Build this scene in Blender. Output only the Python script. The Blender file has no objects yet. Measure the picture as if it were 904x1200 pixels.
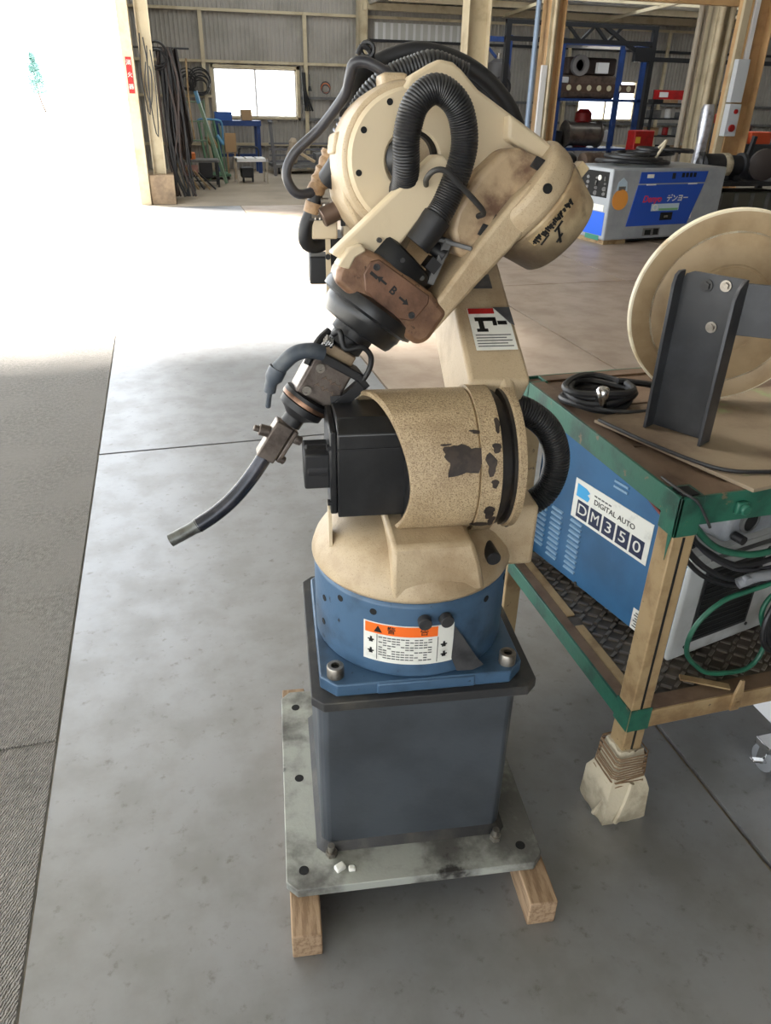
import bpy, bmesh, math, random
from mathutils import Vector, Matrix
random.seed(7)
sc = bpy.context.scene
COL = sc.collection
R_ = math.radians

# ------------------------------------------------------------------ camera
cam_d = bpy.data.cameras.new('camera'); cam = bpy.data.objects.new('camera', cam_d); COL.objects.link(cam)
cam_d.sensor_fit = 'VERTICAL'; cam_d.sensor_height = 36.0; cam_d.lens = 36.0 * 870.0 / 1200.0
cam_d.clip_start = 0.05; cam_d.clip_end = 400
_p, _y, _r = R_(29.1), R_(16.0), R_(1.2)
_f = Vector((math.sin(_y) * math.cos(_p), math.cos(_y) * math.cos(_p), -math.sin(_p)))
_rt = Vector((math.cos(_y), -math.sin(_y), 0)); _up = _rt.cross(_f)
_R = _rt * math.cos(_r) + _up * math.sin(_r); _U = -_rt * math.sin(_r) + _up * math.cos(_r)
cam.matrix_world = Matrix(((_R.x, _U.x, -_f.x, 0), (_R.y, _U.y, -_f.y, 0), (_R.z, _U.z, -_f.z, 1.5), (0, 0, 0, 1)))
sc.camera = cam

# ------------------------------------------------------------------ world, sun, exposure
w = bpy.data.worlds.new('sky'); sc.world = w; w.use_nodes = True
bg = w.node_tree.nodes['Background']; bg.inputs[0].default_value = (0.90, 0.95, 1.0, 1); bg.inputs[1].default_value = 1.0
sun_d = bpy.data.lights.new('sun', 'SUN'); sun_d.energy = 9.0; sun_d.angle = R_(13); sun_d.color = (1.0, 0.96, 0.9)
sun = bpy.data.objects.new('sun', sun_d); COL.objects.link(sun)
SUN_DIR = Vector((0.80 * math.cos(R_(62)), -0.60 * math.cos(R_(62)), -math.sin(R_(62))))
sun.rotation_euler = SUN_DIR.to_track_quat('-Z', 'Y').to_euler()
sun.location = (-8, 12, 14)
vs = sc.view_settings
vs.view_transform = 'Standard'; vs.look = 'None'; vs.gamma = 1; vs.use_curve_mapping = False
vs.exposure = 2.2
sc.render.film_transparent = False
sc.cycles.use_denoising = True
sc.cycles.max_bounces = 10; sc.cycles.diffuse_bounces = 6; sc.cycles.glossy_bounces = 4
sc.cycles.sample_clamp_indirect = 8.0

# ------------------------------------------------------------------ materials
MATS = {}
def lin(c):
    return tuple(((v / 12.92) if v <= 0.04045 else ((v + 0.055) / 1.055) ** 2.4) for v in c)
def mat(name, rgb, rough=0.5, metal=0.0, rgb2=None, scale=6.0, lo=0.4, hi=0.65, bump=0.0, bscale=60.0,
        rgb3=None, scale3=20.0, lo3=0.6, hi3=0.66, stretch=(1, 1, 1), spec=0.5, emit=None, detail=6.0, rough2=None):
    """procedural paint: base colour, broad second tone, and sharp-edged flecks of a third; sRGB triples 0..1"""
    if name in MATS: return MATS[name]
    m = bpy.data.materials.new(name); m.use_nodes = True; MATS[name] = m
    nt = m.node_tree; N = nt.nodes; L = nt.links; b = N['Principled BSDF']
    b.inputs['Roughness'].default_value = rough; b.inputs['Metallic'].default_value = metal
    b.inputs['Specular IOR Level'].default_value = spec
    c1 = lin(rgb) + (1,); b.inputs['Base Color'].default_value = c1
    tc = N.new('ShaderNodeTexCoord'); mp = N.new('ShaderNodeMapping'); mp.inputs['Scale'].default_value = stretch
    L.new(tc.outputs['Object'], mp.inputs['Vector'])
    out = None
    def noise(s, d=detail, rg=0.6):
        n = N.new('ShaderNodeTexNoise'); n.inputs['Scale'].default_value = s; n.inputs['Detail'].default_value = d
        n.inputs['Roughness'].default_value = rg; L.new(mp.outputs[0], n.inputs['Vector']); return n.outputs['Fac']
    def ramp(src, a, z):
        r = N.new('ShaderNodeMapRange'); r.inputs['From Min'].default_value = a; r.inputs['From Max'].default_value = z
        r.interpolation_type = 'SMOOTHSTEP'; L.new(src, r.inputs['Value']); return r.outputs['Result']
    def mix(fac, A, B):
        x = N.new('ShaderNodeMix'); x.data_type = 'RGBA'; L.new(fac, x.inputs[0])
        if isinstance(A, tuple): x.inputs[6].default_value = A
        else: L.new(A, x.inputs[6])
        x.inputs[7].default_value = B; return x.outputs[2]
    if rgb2 is not None:
        fac = ramp(noise(scale), lo, hi); out = mix(fac, c1, lin(rgb2) + (1,))
        if rough2 is not None:
            q = N.new('ShaderNodeMapRange'); q.inputs['To Min'].default_value = rough; q.inputs['To Max'].default_value = rough2
            L.new(fac, q.inputs['Value']); L.new(q.outputs[0], b.inputs['Roughness'])
    if rgb3 is not None:
        out = mix(ramp(noise(scale3, 8.0, 0.65), lo3, hi3), out if out is not None else c1, lin(rgb3) + (1,))
    if out is not None: L.new(out, b.inputs['Base Color'])
    if bump:
        bp = N.new('ShaderNodeBump'); bp.inputs['Strength'].default_value = bump; bp.inputs['Distance'].default_value = 0.004
        L.new(noise(bscale, 5.0), bp.inputs['Height']); L.new(bp.outputs[0], b.inputs['Normal'])
    if emit:
        b.inputs['Emission Color'].default_value = lin(rgb) + (1,); b.inputs['Emission Strength'].default_value = emit
    return m

CREAM = mat('cream_cast_paint', (.715, .64, .525), .45, 0, (.61, .525, .41), 9, .42, .72, .25, 160, (.47, .39, .29), 420, .56, .72)
CREAM_GRIME = mat('grimy_cream_paint', (.72, .64, .51), .5, 0, (.56, .48, .365), 7, .38, .68, .5, 240, (.46, .38, .28), 420, .44, .64)
CREAM_CLEAN = mat('cream_paint', (.80, .735, .62), .4, 0, (.70, .62, .49), 5, .5, .8, .1, 80)
BROWN = mat('scorched_cream_paint', (.56, .435, .335), .40, .2, (.37, .265, .205), 12, .35, .7, .25, 90, (.24, .17, .13), 60, .6, .68)
STAIN = mat('scorched_block_paint', (.70, .61, .49), .42, .1, (.40, .30, .235), 13, .38, .64, .25, 90)
BLACK = mat('black_enamel', (.085, .087, .095), .32, 0, (.15, .15, .155), 12, .45, .7, .08, 60)
BLACK2 = mat('black_plastic', (.10, .10, .11), .5)
RUBBER = mat('black_rubber_hose', (.115, .115, .125), .42, 0, (.19, .185, .185), 14, .5, .8, .05, 90)
HOSE = mat('dark_grey_hose', (.20, .20, .22), .38, 0, (.27, .26, .26), 10, .5, .8)
DARKHOLE = mat('dark_hole', (.03, .03, .03), .8)
BLUE = mat('blue_base_paint', (.26, .37, .48), .42, .1, (.18, .26, .34), 7, .45, .7, .15, 80, (.10, .12, .14), 40, .64, .72)
SLATE = mat('slate_grey_paint', (.275, .295, .32), .42, .1, (.225, .24, .26), 5, .4, .7, .12, 70, (.42, .42, .41), 60, .70, .76)
DIRTSLATE = mat('dirty_dark_steel', (.20, .20, .205), .55, .2, (.30, .29, .27), 10, .45, .7, .2, 90)
PLATE = mat('galvanised_plate_dusty', (.64, .65, .62), .6, .15, (.36, .355, .34), 5.5, .42, .62, .25, 90, (.20, .19, .18), 9, .60, .70)
STEEL = mat('bare_steel', (.60, .58, .55), .35, .8, (.40, .37, .33), 30, .4, .7)
CHROME = mat('bright_plated_steel', (.75, .75, .75), .2, 1.0)
GUNMETAL = mat('tarnished_gunmetal', (.43, .395, .37), .38, .55, (.30, .265, .245), 30, .35, .7, .15, 160)
COPPERISH = mat('tarnished_copper', (.52, .40, .32), .35, .7, (.30, .22, .18), 40, .35, .7)
NECK = mat('dark_blue_black_neck', (.14, .155, .19), .25, .3, (.22, .22, .25), 25, .45, .7)
NOZZLE = mat('grey_nozzle', (.40, .41, .40), .4, .6, (.28, .27, .25), 40, .4, .7)
CABLE = mat('grey_blue_cable', (.26, .29, .33), .5, 0, (.36, .38, .40), 25, .45, .7)
TAPE = mat('beige_wrapping_tape', (.66, .54, .40), .6, 0, (.48, .37, .26), 25, .4, .65, .5, 70)
WOOD = mat('timber', (.64, .54, .43), .7, 0, (.50, .40, .30), 6, .4, .65, .3, 30, None, 20, .6, .66, (14, 2, 14))
WHITE = mat('white_print', (.86, .86, .83), .45, 0, (.74, .74, .71), 30, .5, .8)
ORANGE = mat('orange_print', (.93, .42, .12), .45)
INK = mat('black_print', (.07, .07, .07), .5)
GREYINK = mat('grey_print', (.35, .35, .35), .5)
PEEL = mat('grey_peeled_sticker', (.32, .32, .33), .35, .2, (.22, .22, .23), 20, .4, .7)
GREEN = mat('green_frame_paint', (.14, .36, .29), .42, 0, (.10, .24, .20), 10, .45, .7, .15, 80, (.42, .36, .28), 25, .62, .68)
TAN = mat('bare_tan_steel', (.62, .53, .39), .55, .1, (.47, .37, .25), 9, .42, .68, .2, 80, (.24, .20, .17), 40, .64, .7)
RUST = mat('rusty_brown_steel', (.44, .36, .29), .6, .1, (.34, .26, .20), 7, .4, .66, .25, 80)
DUSTY = mat('dusty_steel_sheet', (.55, .49, .41), .6, .1, (.44, .37, .30), 5, .4, .66, .2, 70, (.52, .57, .40), 3, .60, .66)
TREAD = mat('dark_tread_plate', (.33, .30, .27), .5, .2, (.24, .215, .19), 8, .4, .66)
BRACKET = mat('mill_scale_steel', (.22, .225, .235), .42, .35, (.28, .285, .30), 6, .4, .7, .08, 60)
TURN = mat('tan_turntable_paint', (.68, .59, .46), .5, .05, (.57, .475, .35), 6, .42, .68, .12, 60)
TURNRIM = mat('cream_rim', (.86, .82, .72), .45, 0, (.74, .66, .52), 14, .5, .7)
WBLUE = mat('welder_blue_paint', (.20, .385, .545), .38, 0, (.165, .32, .455), 3, .4, .7, .04, 50)
WGREY = mat('welder_light_grey', (.72, .73, .73), .4, 0, (.60, .60, .59), 6, .45, .7)
LGREY = mat('louver_pale_blue', (.50, .62, .72), .4)
GREENHOSE = mat('green_hose', (.16, .40, .31), .4, 0, (.12, .30, .24), 12, .4, .7)
CLOTH = mat('cream_rag', (.74, .70, .61), .85, 0, (.58, .54, .46), 12, .4, .66, .7, 55)
FLOORP = mat('worn_steel_plate', (.575, .58, .59), .37, .45, (.525, .525, .525), 6, .36, .68, .03, 90, (.45, .44, .43), 28, .56, .76, rough2=.41, detail=10)
FLOORT = mat('rusty_floor_plate', (.68, .62, .56), .45, .3, (.60, .53, .465), 3.5, .35, .7, .02, 40, (.50, .43, .37), 12, .62, .78)
CONC = mat('interior_concrete', (.60, .55, .48), .75, 0, (.50, .46, .40), .9, .35, .7, .05, 18)
YARD = mat('yard_concrete', (.74, .73, .70), .8, 0, (.66, .65, .62), .6, .35, .7)
WALL = mat('grey_corrugated_sheet', (.63, .61, .585), .55, .1, (.56, .545, .515), 1.2, .4, .7)
WALLP = mat('pale_corrugated_sheet', (.74, .74, .72), .5)
CREAMST = mat('cream_building_steel', (.75, .70, .59), .5, 0, (.66, .60, .49), 3, .45, .7)
ORANGEST = mat('ochre_building_steel', (.78, .64, .46), .5, 0, (.70, .56, .40), 3, .45, .7)
ROOFM = mat('roof_sheet', (.70, .69, .66), .5, .2)
DKSTEEL = mat('dark_structural_steel', (.13, .135, .15), .55)
RACKBLUE = mat('rack_blue_paint', (.12, .24, .47), .45, 0, (.10, .19, .37), 5, .4, .7)
RED = mat('red_paint', (.66, .10, .10), .45, 0, (.52, .08, .08), 8, .4, .7)
GENBLUE = mat('generator_blue_paint', (.13, .30, .68), .4)
GENGREY = mat('generator_grey_paint', (.60, .62, .64), .42, 0, (.54, .56, .58), 3, .4, .7)
MIDGREY = mat('mid_grey_paint', (.42, .42, .42), .5, 0, (.33, .33, .33), 9, .4, .7)
MUD = mat('brown_clutter', (.38, .31, .26), .7, 0, (.26, .21, .18), 9, .4, .7)
PALEBLUE = mat('pale_blue_paint', (.35, .58, .74), .5)
LADDERG = mat('grey_green_paint', (.45, .55, .46), .5)
PIPEM = mat('blue_grey_conduit_pipe', (.50, .57, .66), .4, .1)
CARD = mat('cardboard', (.66, .54, .40), .8)
WHITEP = mat('white_paint', (.86, .86, .86), .45)

# ------------------------------------------------------------------ mesh builder
class B:
    """collects boxes, bars, lathes, tubes and prisms; obj() links them as ONE mesh"""
    def __init__(s, M=None): s.v = []; s.f = []; s.M = M
    def add(s, vs_, fs):
        o = len(s.v)
        for p in vs_:
            p = Vector(p); s.v.append(s.M @ p if s.M is not None else p)
        s.f += [tuple(i + o for i in q) for q in fs]
        return s
    def box(s, c, d, rot=None):
        c = Vector(c); x, y, z = (q / 2 for q in d)
        P = [Vector((i * x, j * y, k * z)) for k in (-1, 1) for j in (-1, 1) for i in (-1, 1)]
        if rot is not None: P = [rot @ p for p in P]
        return s.add([p + c for p in P], [(0, 2, 3, 1), (4, 5, 7, 6), (0, 1, 5, 4), (2, 6, 7, 3), (0, 4, 6, 2), (1, 3, 7, 5)])
    def bb(s, a, b): # box from two corners
        return s.box([(a[i] + b[i]) / 2 for i in range(3)], [abs(b[i] - a[i]) for i in range(3)])
    def bar(s, a, b, wd, h, up=(0, 0, 1)):
        a, b = Vector(a), Vector(b); d = (b - a); L = d.length; d = d / L; u = Vector(up)
        if abs(d.dot(u)) > .98: u = Vector((0, 1, 0))
        x = d.cross(u).normalized(); z = x.cross(d)
        return s.box((a + b) / 2, (wd, L, h), Matrix((x, d, z)).transposed())
    def lathe(s, o, ax, prof, n=24, ref=None):
        o = Vector(o); ax = Vector(ax).normalized(); r0 = Vector(ref) if ref else (Vector((0, 0, 1)) if abs(ax.z) < .9 else Vector((1, 0, 0)))
        e1 = (r0 - ax * r0.dot(ax)).normalized(); e2 = ax.cross(e1); V = []; F = []
        for (r, h) in prof:
            for i in range(n):
                t = 2 * math.pi * i / n; V.append(o + ax * h + (e1 * math.cos(t) + e2 * math.sin(t)) * r)
        for k in range(len(prof) - 1):
            for i in range(n):
                j = (i + 1) % n; F.append((k * n + i, k * n + j, (k + 1) * n + j, (k + 1) * n + i))
        F.append(tuple(range(n))[::-1]); F.append(tuple(range((len(prof) - 1) * n, len(prof) * n)))
        return s.add(V, F)
    def cyl(s, a, b, r, r2=None, n=16, ch=0):
        a, b = Vector(a), Vector(b); L = (b - a).length; r2 = r if r2 is None else r2
        pr = [(r - ch, 0), (r, ch), (r2, L - ch), (r2 - ch, L)] if ch else [(r, 0), (r2, L)]
        return s.lathe(a, b - a, pr, n)
    def ring(s, o, ax, r, tr, n=24, m=8):
        o = Vector(o); ax = Vector(ax).normalized(); r0 = Vector((0, 0, 1)) if abs(ax.z) < .9 else Vector((1, 0, 0))
        e1 = (r0 - ax * r0.dot(ax)).normalized(); e2 = ax.cross(e1)
        return s.tube([o + (e1 * math.cos(2 * math.pi * i / n) + e2 * math.sin(2 * math.pi * i / n)) * r for i in range(n)], tr, m, True)
    def tube(s, P, r, n=10, closed=False, rf=None):
        P = [Vector(p) for p in P]; k = len(P); V = []; F = []
        up = None
        for i, p in enumerate(P):
            if closed: t = P[(i + 1) % k] - P[i - 1]
            else: t = P[min(i + 1, k - 1)] - P[max(i - 1, 0)]
            t.normalize()
            if up is None:
                up = Vector((0, 0, 1)) if abs(t.z) < .9 else Vector((1, 0, 0))
            up = up - t * up.dot(t)
            if up.length < 1e-6: up = t.orthogonal()
            up.normalize(); sd = t.cross(up); rr = rf(i) if rf else r
            for j in range(n):
                a = 2 * math.pi * j / n; V.append(p + (up * math.cos(a) + sd * math.sin(a)) * rr)
        for i in range(k if closed else k - 1):
            for j in range(n):
                q = (j + 1) % n; i2 = (i + 1) % k; F.append((i * n + j, i * n + q, i2 * n + q, i2 * n + j))
        if not closed: F.append(tuple(range(n))[::-1]); F.append(tuple(range((k - 1) * n, k * n)))
        return s.add(V, F)
    def prism(s, pts, fa, fb):
        """pts 2-D outline; fa / fb map (x, y) to the two end faces"""
        n = len(pts); V = [fa(*p) for p in pts] + [fb(*p) for p in pts]
        return s.add(V, [tuple(range(n))[::-1], tuple(range(n, 2 * n))] + [(i, (i + 1) % n, n + (i + 1) % n, n + i) for i in range(n)])
    def pz(s, pts, z0, z1): return s.prism(pts, lambda x, y: (x, y, z0), lambda x, y: (x, y, z1))
    def px(s, pts, x0, x1): return s.prism(pts, lambda y, z: (x0, y, z), lambda y, z: (x1, y, z))
    def py(s, pts, y0, y1): return s.prism(pts, lambda x, z: (x, y0, z), lambda x, z: (x, y1, z))
    def obj(s, name, m, parent=None, bev=0, seg=2, smooth=38, label=None, loc=None, kind=None):
        bm = bmesh.new(); vv = [bm.verts.new(p) for p in s.v]
        for q in s.f:
            try: bm.faces.new([vv[i] for i in q])
            except ValueError: pass
        bmesh.ops.recalc_face_normals(bm, faces=bm.faces)
        me = bpy.data.meshes.new(name); bm.to_mesh(me); bm.free()
        me.materials.append(m)
        if smooth:
            me.polygons.foreach_set('use_smooth', [True] * len(me.polygons)); me.set_sharp_from_angle(angle=R_(smooth))
        o = bpy.data.objects.new(name, me); COL.objects.link(o)
        if parent is not None: o.parent = parent
        if loc: o.location = loc
        if bev:
            md = o.modifiers.new('bevel', 'BEVEL'); md.width = bev; md.segments = seg; md.limit_method = 'ANGLE'; md.angle_limit = R_(35)
        if label: o['label'] = label
        if kind: o['kind'] = kind
        return o

def spline(P, n):
    """Catmull-Rom through P, resampled to n evenly spaced points"""
    P = [Vector(p) for p in P]; Q = [P[0] * 2 - P[1]] + P + [P[-1] * 2 - P[-2]]; out = []
    for i in range(1, len(Q) - 2):
        for k in range(24):
            t = k / 24; a, b, c, d = Q[i - 1], Q[i], Q[i + 1], Q[i + 2]
            out.append(.5 * ((2 * b) + (c - a) * t + (2 * a - 5 * b + 4 * c - d) * t * t + (3 * b - a - 3 * c + d) * t ** 3))
    out.append(P[-1]); L = [0]
    for i in range(1, len(out)): L.append(L[-1] + (out[i] - out[i - 1]).length)
    res = []; j = 0
    for k in range(n):
        s = L[-1] * k / (n - 1)
        while j < len(L) - 2 and L[j + 1] < s: j += 1
        t = (s - L[j]) / max(1e-9, L[j + 1] - L[j]); res.append(out[j].lerp(out[j + 1], min(1, t)))
    return res
def plen(P): return sum((Vector(P[i]) - Vector(P[i - 1])).length for i in range(1, len(P)))
def corrugated(b, P, r, pitch, depth, n=20):
    k = max(3, int(plen(spline(P, 60)) / pitch)) * 4; S = spline(P, k + 1)
    return b.tube(S, r, n, False, lambda i: r - depth * (0, .35, 1, .35)[i % 4])

def thing(name, label, cat, loc=(0, 0, 0), rz=0, group=None):
    o = bpy.data.objects.new(name, None); COL.objects.link(o); o.location = loc; o.rotation_euler = (0, 0, rz)
    o.empty_display_size = .1; o['label'] = label; o['category'] = cat
    if group: o['group'] = group
    return o
def tag(o, label, cat, group=None):
    o['label'] = label; o['category'] = cat
    if group: o['group'] = group
    return o
def copy_tree(o, parent=None):
    c = o.copy(); COL.objects.link(c)
    if parent is not None: c.parent = parent
    for ch in list(o.children): copy_tree(ch, c)
    return c
def text(s, name, M, size, m, parent, align='CENTER', sx=1.0, extrude=.0004, bold=0.0, shear=0.0):
    """lettering as a thin mesh; M maps text plane (x right, y up, z out) to the parent's space"""
    cu = bpy.data.curves.new(name, 'FONT'); cu.body = s; cu.size = size; cu.align_x = align; cu.align_y = 'CENTER'; cu.extrude = extrude; cu.offset = bold; cu.shear = shear
    t = bpy.data.objects.new(name, cu); COL.objects.link(t)
    dg = bpy.context.evaluated_depsgraph_get(); me = bpy.data.meshes.new_from_object(t.evaluated_get(dg))
    bpy.data.objects.remove(t); bpy.data.curves.remove(cu)
    me.transform(M @ Matrix.Diagonal((sx, 1, 1, 1))); me.materials.clear(); me.materials.append(m); me.name = name
    o = bpy.data.objects.new(name, me); COL.objects.link(o); o.parent = parent
    return o
def frame(o, x, y):
    x = Vector(x).normalized(); y = Vector(y); y = (y - x * y.dot(x)).normalized(); z = x.cross(y); o = Vector(o)
    return Matrix(((x.x, y.x, z.x, o.x), (x.y, y.y, z.y, o.y), (x.z, y.z, z.z, o.z), (0, 0, 0, 1)))

# ================================================================== SETTING
def struct(o): o['kind'] = 'structure'; return o
def weave_material():
    m = bpy.data.materials.new('ribbed_mat'); m.use_nodes = True; nt = m.node_tree; N = nt.nodes; L = nt.links; b = N['Principled BSDF']
    b.inputs['Roughness'].default_value = .75; b.inputs['Specular IOR Level'].default_value = .35
    tc = N.new('ShaderNodeTexCoord'); mp = N.new('ShaderNodeMapping'); mp.inputs['Rotation'].default_value = (0, 0, R_(28)); L.new(tc.outputs['Object'], mp.inputs['Vector'])
    wv = N.new('ShaderNodeTexWave'); wv.inputs['Scale'].default_value = 52; wv.inputs['Distortion'].default_value = 5.0; wv.inputs['Detail'].default_value = 3; wv.inputs['Detail Scale'].default_value = 2.2
    L.new(mp.outputs[0], wv.inputs['Vector'])
    nz = N.new('ShaderNodeTexNoise'); nz.inputs['Scale'].default_value = 55; nz.inputs['Detail'].default_value = 6; L.new(tc.outputs['Object'], nz.inputs['Vector'])
    n2 = N.new('ShaderNodeTexNoise'); n2.inputs['Scale'].default_value = 3.2; n2.inputs['Detail'].default_value = 6; L.new(tc.outputs['Object'], n2.inputs['Vector'])
    ad = N.new('ShaderNodeMath'); ad.operation = 'MULTIPLY_ADD'; ad.inputs[1].default_value = .6; L.new(wv.outputs['Fac'], ad.inputs[0]); L.new(nz.outputs['Fac'], ad.inputs[2])
    bp = N.new('ShaderNodeBump'); bp.inputs['Strength'].default_value = .9; bp.inputs['Distance'].default_value = .012; L.new(ad.outputs[0], bp.inputs['Height']); L.new(bp.outputs[0], b.inputs['Normal'])
    r = N.new('ShaderNodeMapRange'); r.inputs['From Min'].default_value = .45; r.inputs['From Max'].default_value = 1.15; L.new(ad.outputs[0], r.inputs['Value'])
    x = N.new('ShaderNodeMix'); x.data_type = 'RGBA'; x.inputs[6].default_value = lin((.435, .42, .40)) + (1,); x.inputs[7].default_value = lin((.67, .65, .62)) + (1,); L.new(r.outputs[0], x.inputs[0])
    r2 = N.new('ShaderNodeMapRange'); r2.inputs['From Min'].default_value = .4; r2.inputs['From Max'].default_value = .7; L.new(n2.outputs['Fac'], r2.inputs['Value'])
    y = N.new('ShaderNodeMix'); y.data_type = 'RGBA'; L.new(r2.outputs[0], y.inputs[0]); L.new(x.outputs[2], y.inputs[6]); y.inputs[7].default_value = lin((.595, .575, .55)) + (1,)
    L.new(y.outputs[2], b.inputs['Base Color']); return m
MATW = weave_material()
SKYL = bpy.data.materials.new('added_roof_light_sheet'); SKYL.use_nodes = True
_n = SKYL.node_tree.nodes; _t = _n.new('ShaderNodeBsdfTranslucent'); _t.inputs[0].default_value = (.17, .182, .19, 1); SKYL.node_tree.links.new(_t.outputs[0], _n['Material Output'].inputs[0])
glass = bpy.data.materials.new('window_glass'); glass.use_nodes = True
_g = glass.node_tree.nodes['Principled BSDF']; _g.inputs['Transmission Weight'].default_value = 1; _g.inputs['Roughness'].default_value = .02; _g.inputs['IOR'].default_value = 1.05

gr = B().bb((-70, -20, -.3), (-.435, 140, -.014)).bb((-.435, 19.5, -.3), (40, 140, -.014)).obj('ground', YARD, smooth=0); struct(gr)
fl = B().bb((-.435, -8.2, -.3), (17.2, 12.6, -.012)).bb((-.435, 12.6, -.3), (17.2, 19.5, 0)).obj('floor', CONC, smooth=0); struct(fl)
xe = [-.43, 1.15, 2.70, 4.25, 5.80, 7.35, 8.90, 10.45, 12.0, 13.55, 15.1]; ye = [-2.65, .40, 3.45, 6.50, 9.55, 12.59]
for i in range(len(xe) - 1):
    for j in range(len(ye) - 1):
        h = .0015 * ((i * 7 + j * 3) % 3)
        m = FLOORP if (j <= 1 or i == 0) else FLOORT
        B().bb((xe[i] + .007 * (i > 0), ye[j] + .008, -.012), (xe[i + 1] - .007, ye[j + 1] - .008, 0)).obj('floor_plate', m, fl)
for n, (y0, y1, lb) in enumerate(((-2.0, 1.60, 'near grey ribbed mat beside the steel floor plates'), (1.601, 5.55, 'far grey ribbed mat running out into the bright yard'))):
    v = []; F = []; nx, ny = 60, 80
    for a in range(nx + 1):
        for c in range(ny + 1):
            x = -3.4 + 2.962 * a / nx; y = y0 + (y1 - y0) * c / ny + (.001 - (y1 - y0) / ny) * (c == 1) - (.001 - (y1 - y0) / ny) * (c == ny - 1)
            z = (-.0045, -.0005)[n] + .0018 * math.sin(9 * x + 3 * math.sin(2.1 * y)) * math.sin(5 * y + 2 * math.sin(3 * x))
            if c == 0 or c == ny: z = -.0135
            v.append((x, y, z))
    for a in range(nx):
        for c in range(ny): F.append((a * (ny + 1) + c, (a + 1) * (ny + 1) + c, (a + 1) * (ny + 1) + c + 1, a * (ny + 1) + c + 1))
    tag(B().add(v, F).obj('floor_mat', MATW), lb, 'mat')

def sheet(b, p0, p1, z0, z1, n, pitch=.09, amp=.016):
    """a vertical corrugated sheet from p0 to p1 (plan), ribs bulging along plan normal n"""
    p0, p1, n = Vector(p0), Vector(p1), Vector(n); L = (p1 - p0).length; k = max(2, int(L / pitch)); V = []; F = []
    for i in range(k):
        for t, a in ((0, 0), (.5, 0), (.62, 1), (.88, 1)):
            q = p0.lerp(p1, (i + t) / k) + n * amp * a; V += [(q.x, q.y, z0), (q.x, q.y, z1)]
    V += [(p1.x, p1.y, z0), (p1.x, p1.y, z1)]
    for i in range(len(V) // 2 - 1): F.append((2 * i, 2 * i + 2, 2 * i + 3, 2 * i + 1))
    b.add(V, F)
WY = 19.30
b = B(); IN = (0, -1)
def P2(x, y): return (x, y, 0)
inn = Vector((0, -1, 0))
sheet(b, P2(-.35, WY), P2(1.32, WY), 0, 5.3, inn); sheet(b, P2(3.28, WY), P2(10.35, WY), 0, 5.3, inn); sheet(b, P2(11.9, WY), P2(16.5, WY), 0, 5.3, inn); sheet(b, P2(10.35, WY), P2(11.9, WY), 0, 1.15, inn); sheet(b, P2(10.35, WY), P2(11.9, WY), 1.97, 5.3, inn)
sheet(b, P2(1.32, WY), P2(3.28, WY), 0, 1.06, inn); sheet(b, P2(1.32, WY), P2(3.28, WY), 2.05, 5.3, inn)
wb = struct(b.obj('wall_back', WALL, smooth=0))
g_ = B()
for z, x0, x1 in ((3.06, -.3, 16.4), (2.12, -.3, 4.9), (1.02, 3.3, 16.4), (1.45, 3.3, 10.3), (1.45, 11.95, 16.4), (1.45, -.3, 1.3), (2.62, 4.9, 16.4), (.5, -.3, 16.4)):
    B().bb((x0, WY - .09, z), (x1, WY - .03, z + .055)).obj('girt', DKSTEEL if z == 2.62 else MIDGREY if x0 > 3 and z < 2 else CREAMST, wb)
for x in (1.18, 3.42, 7.2, 9.9, 12.6):
    B().bb((x - .04, WY - .13, 0), (x + .04, WY - .09, 3.1)).obj('stud', CREAMST, wb)
wl = B(); sheet(wl, P2(-.34, 13.1), P2(-.34, WY), 0, 5.3, Vector((1, 0, 0))); wl = struct(wl.obj('wall_left', WALL, smooth=0))
wr = B(); sheet(wr, P2(16.5, -8), P2(16.5, WY), -.05, 5.3, Vector((-1, 0, 0)), .18, .03); struct(wr.obj('wall_right', WALL, smooth=0))
wf_ = B(); sheet(wf_, P2(-.34, -8), P2(16.5, -8), -.05, 5.3, Vector((0, 1, 0)), .18, .03); struct(wf_.obj('wall_front', WALL, smooth=0))
# window in the back wall
wn = struct(B().bb((1.32, WY - .08, 1.04), (3.28, WY + .06, 1.085)).bb((1.32, WY - .08, 2.03), (3.28, WY + .06, 2.09)).bb((1.30, WY - .08, 1.04), (1.37, WY + .06, 2.09)).bb((3.21, WY - .08, 1.04), (3.28, WY + .06, 2.09)).obj('window_1', CREAMST))
for x0, x1, y in ((1.37, 2.31, WY + .0), (2.27, 3.21, WY + .03)):
    s_ = B().bb((x0, y - .012, 1.085), (x0 + .03, y + .012, 2.03)).bb((x1 - .03, y - .012, 1.085), (x1, y + .012, 2.03)).bb((x0, y - .012, 1.085), (x1, y + .012, 1.11)).bb((x0, y - .012, 2.005), (x1, y + .012, 2.03)).obj('sash', WHITEP, wn)
    B().bb((x0 + .03, y - .002, 1.11), (x1 - .03, y + .002, 2.005)).obj('pane', glass, s_, smooth=0)
wn = struct(B().bb((10.31, WY - .06, 1.11), (11.94, WY + .06, 1.15)).bb((10.31, WY - .06, 1.97), (11.94, WY + .06, 2.01)).bb((10.31, WY - .06, 1.15), (10.35, WY + .06, 1.97)).bb((11.9, WY - .06, 1.15), (11.94, WY + .06, 1.97)).bb((11.1, WY - .02, 1.15), (11.14, WY + .02, 1.97)).obj('window_2', CREAMST))
for x0, x1 in ((10.35, 11.1), (11.14, 11.9)): B().bb((x0, WY - .002, 1.15), (x1, WY + .002, 1.97)).obj('pane', glass, wn, smooth=0)
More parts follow.
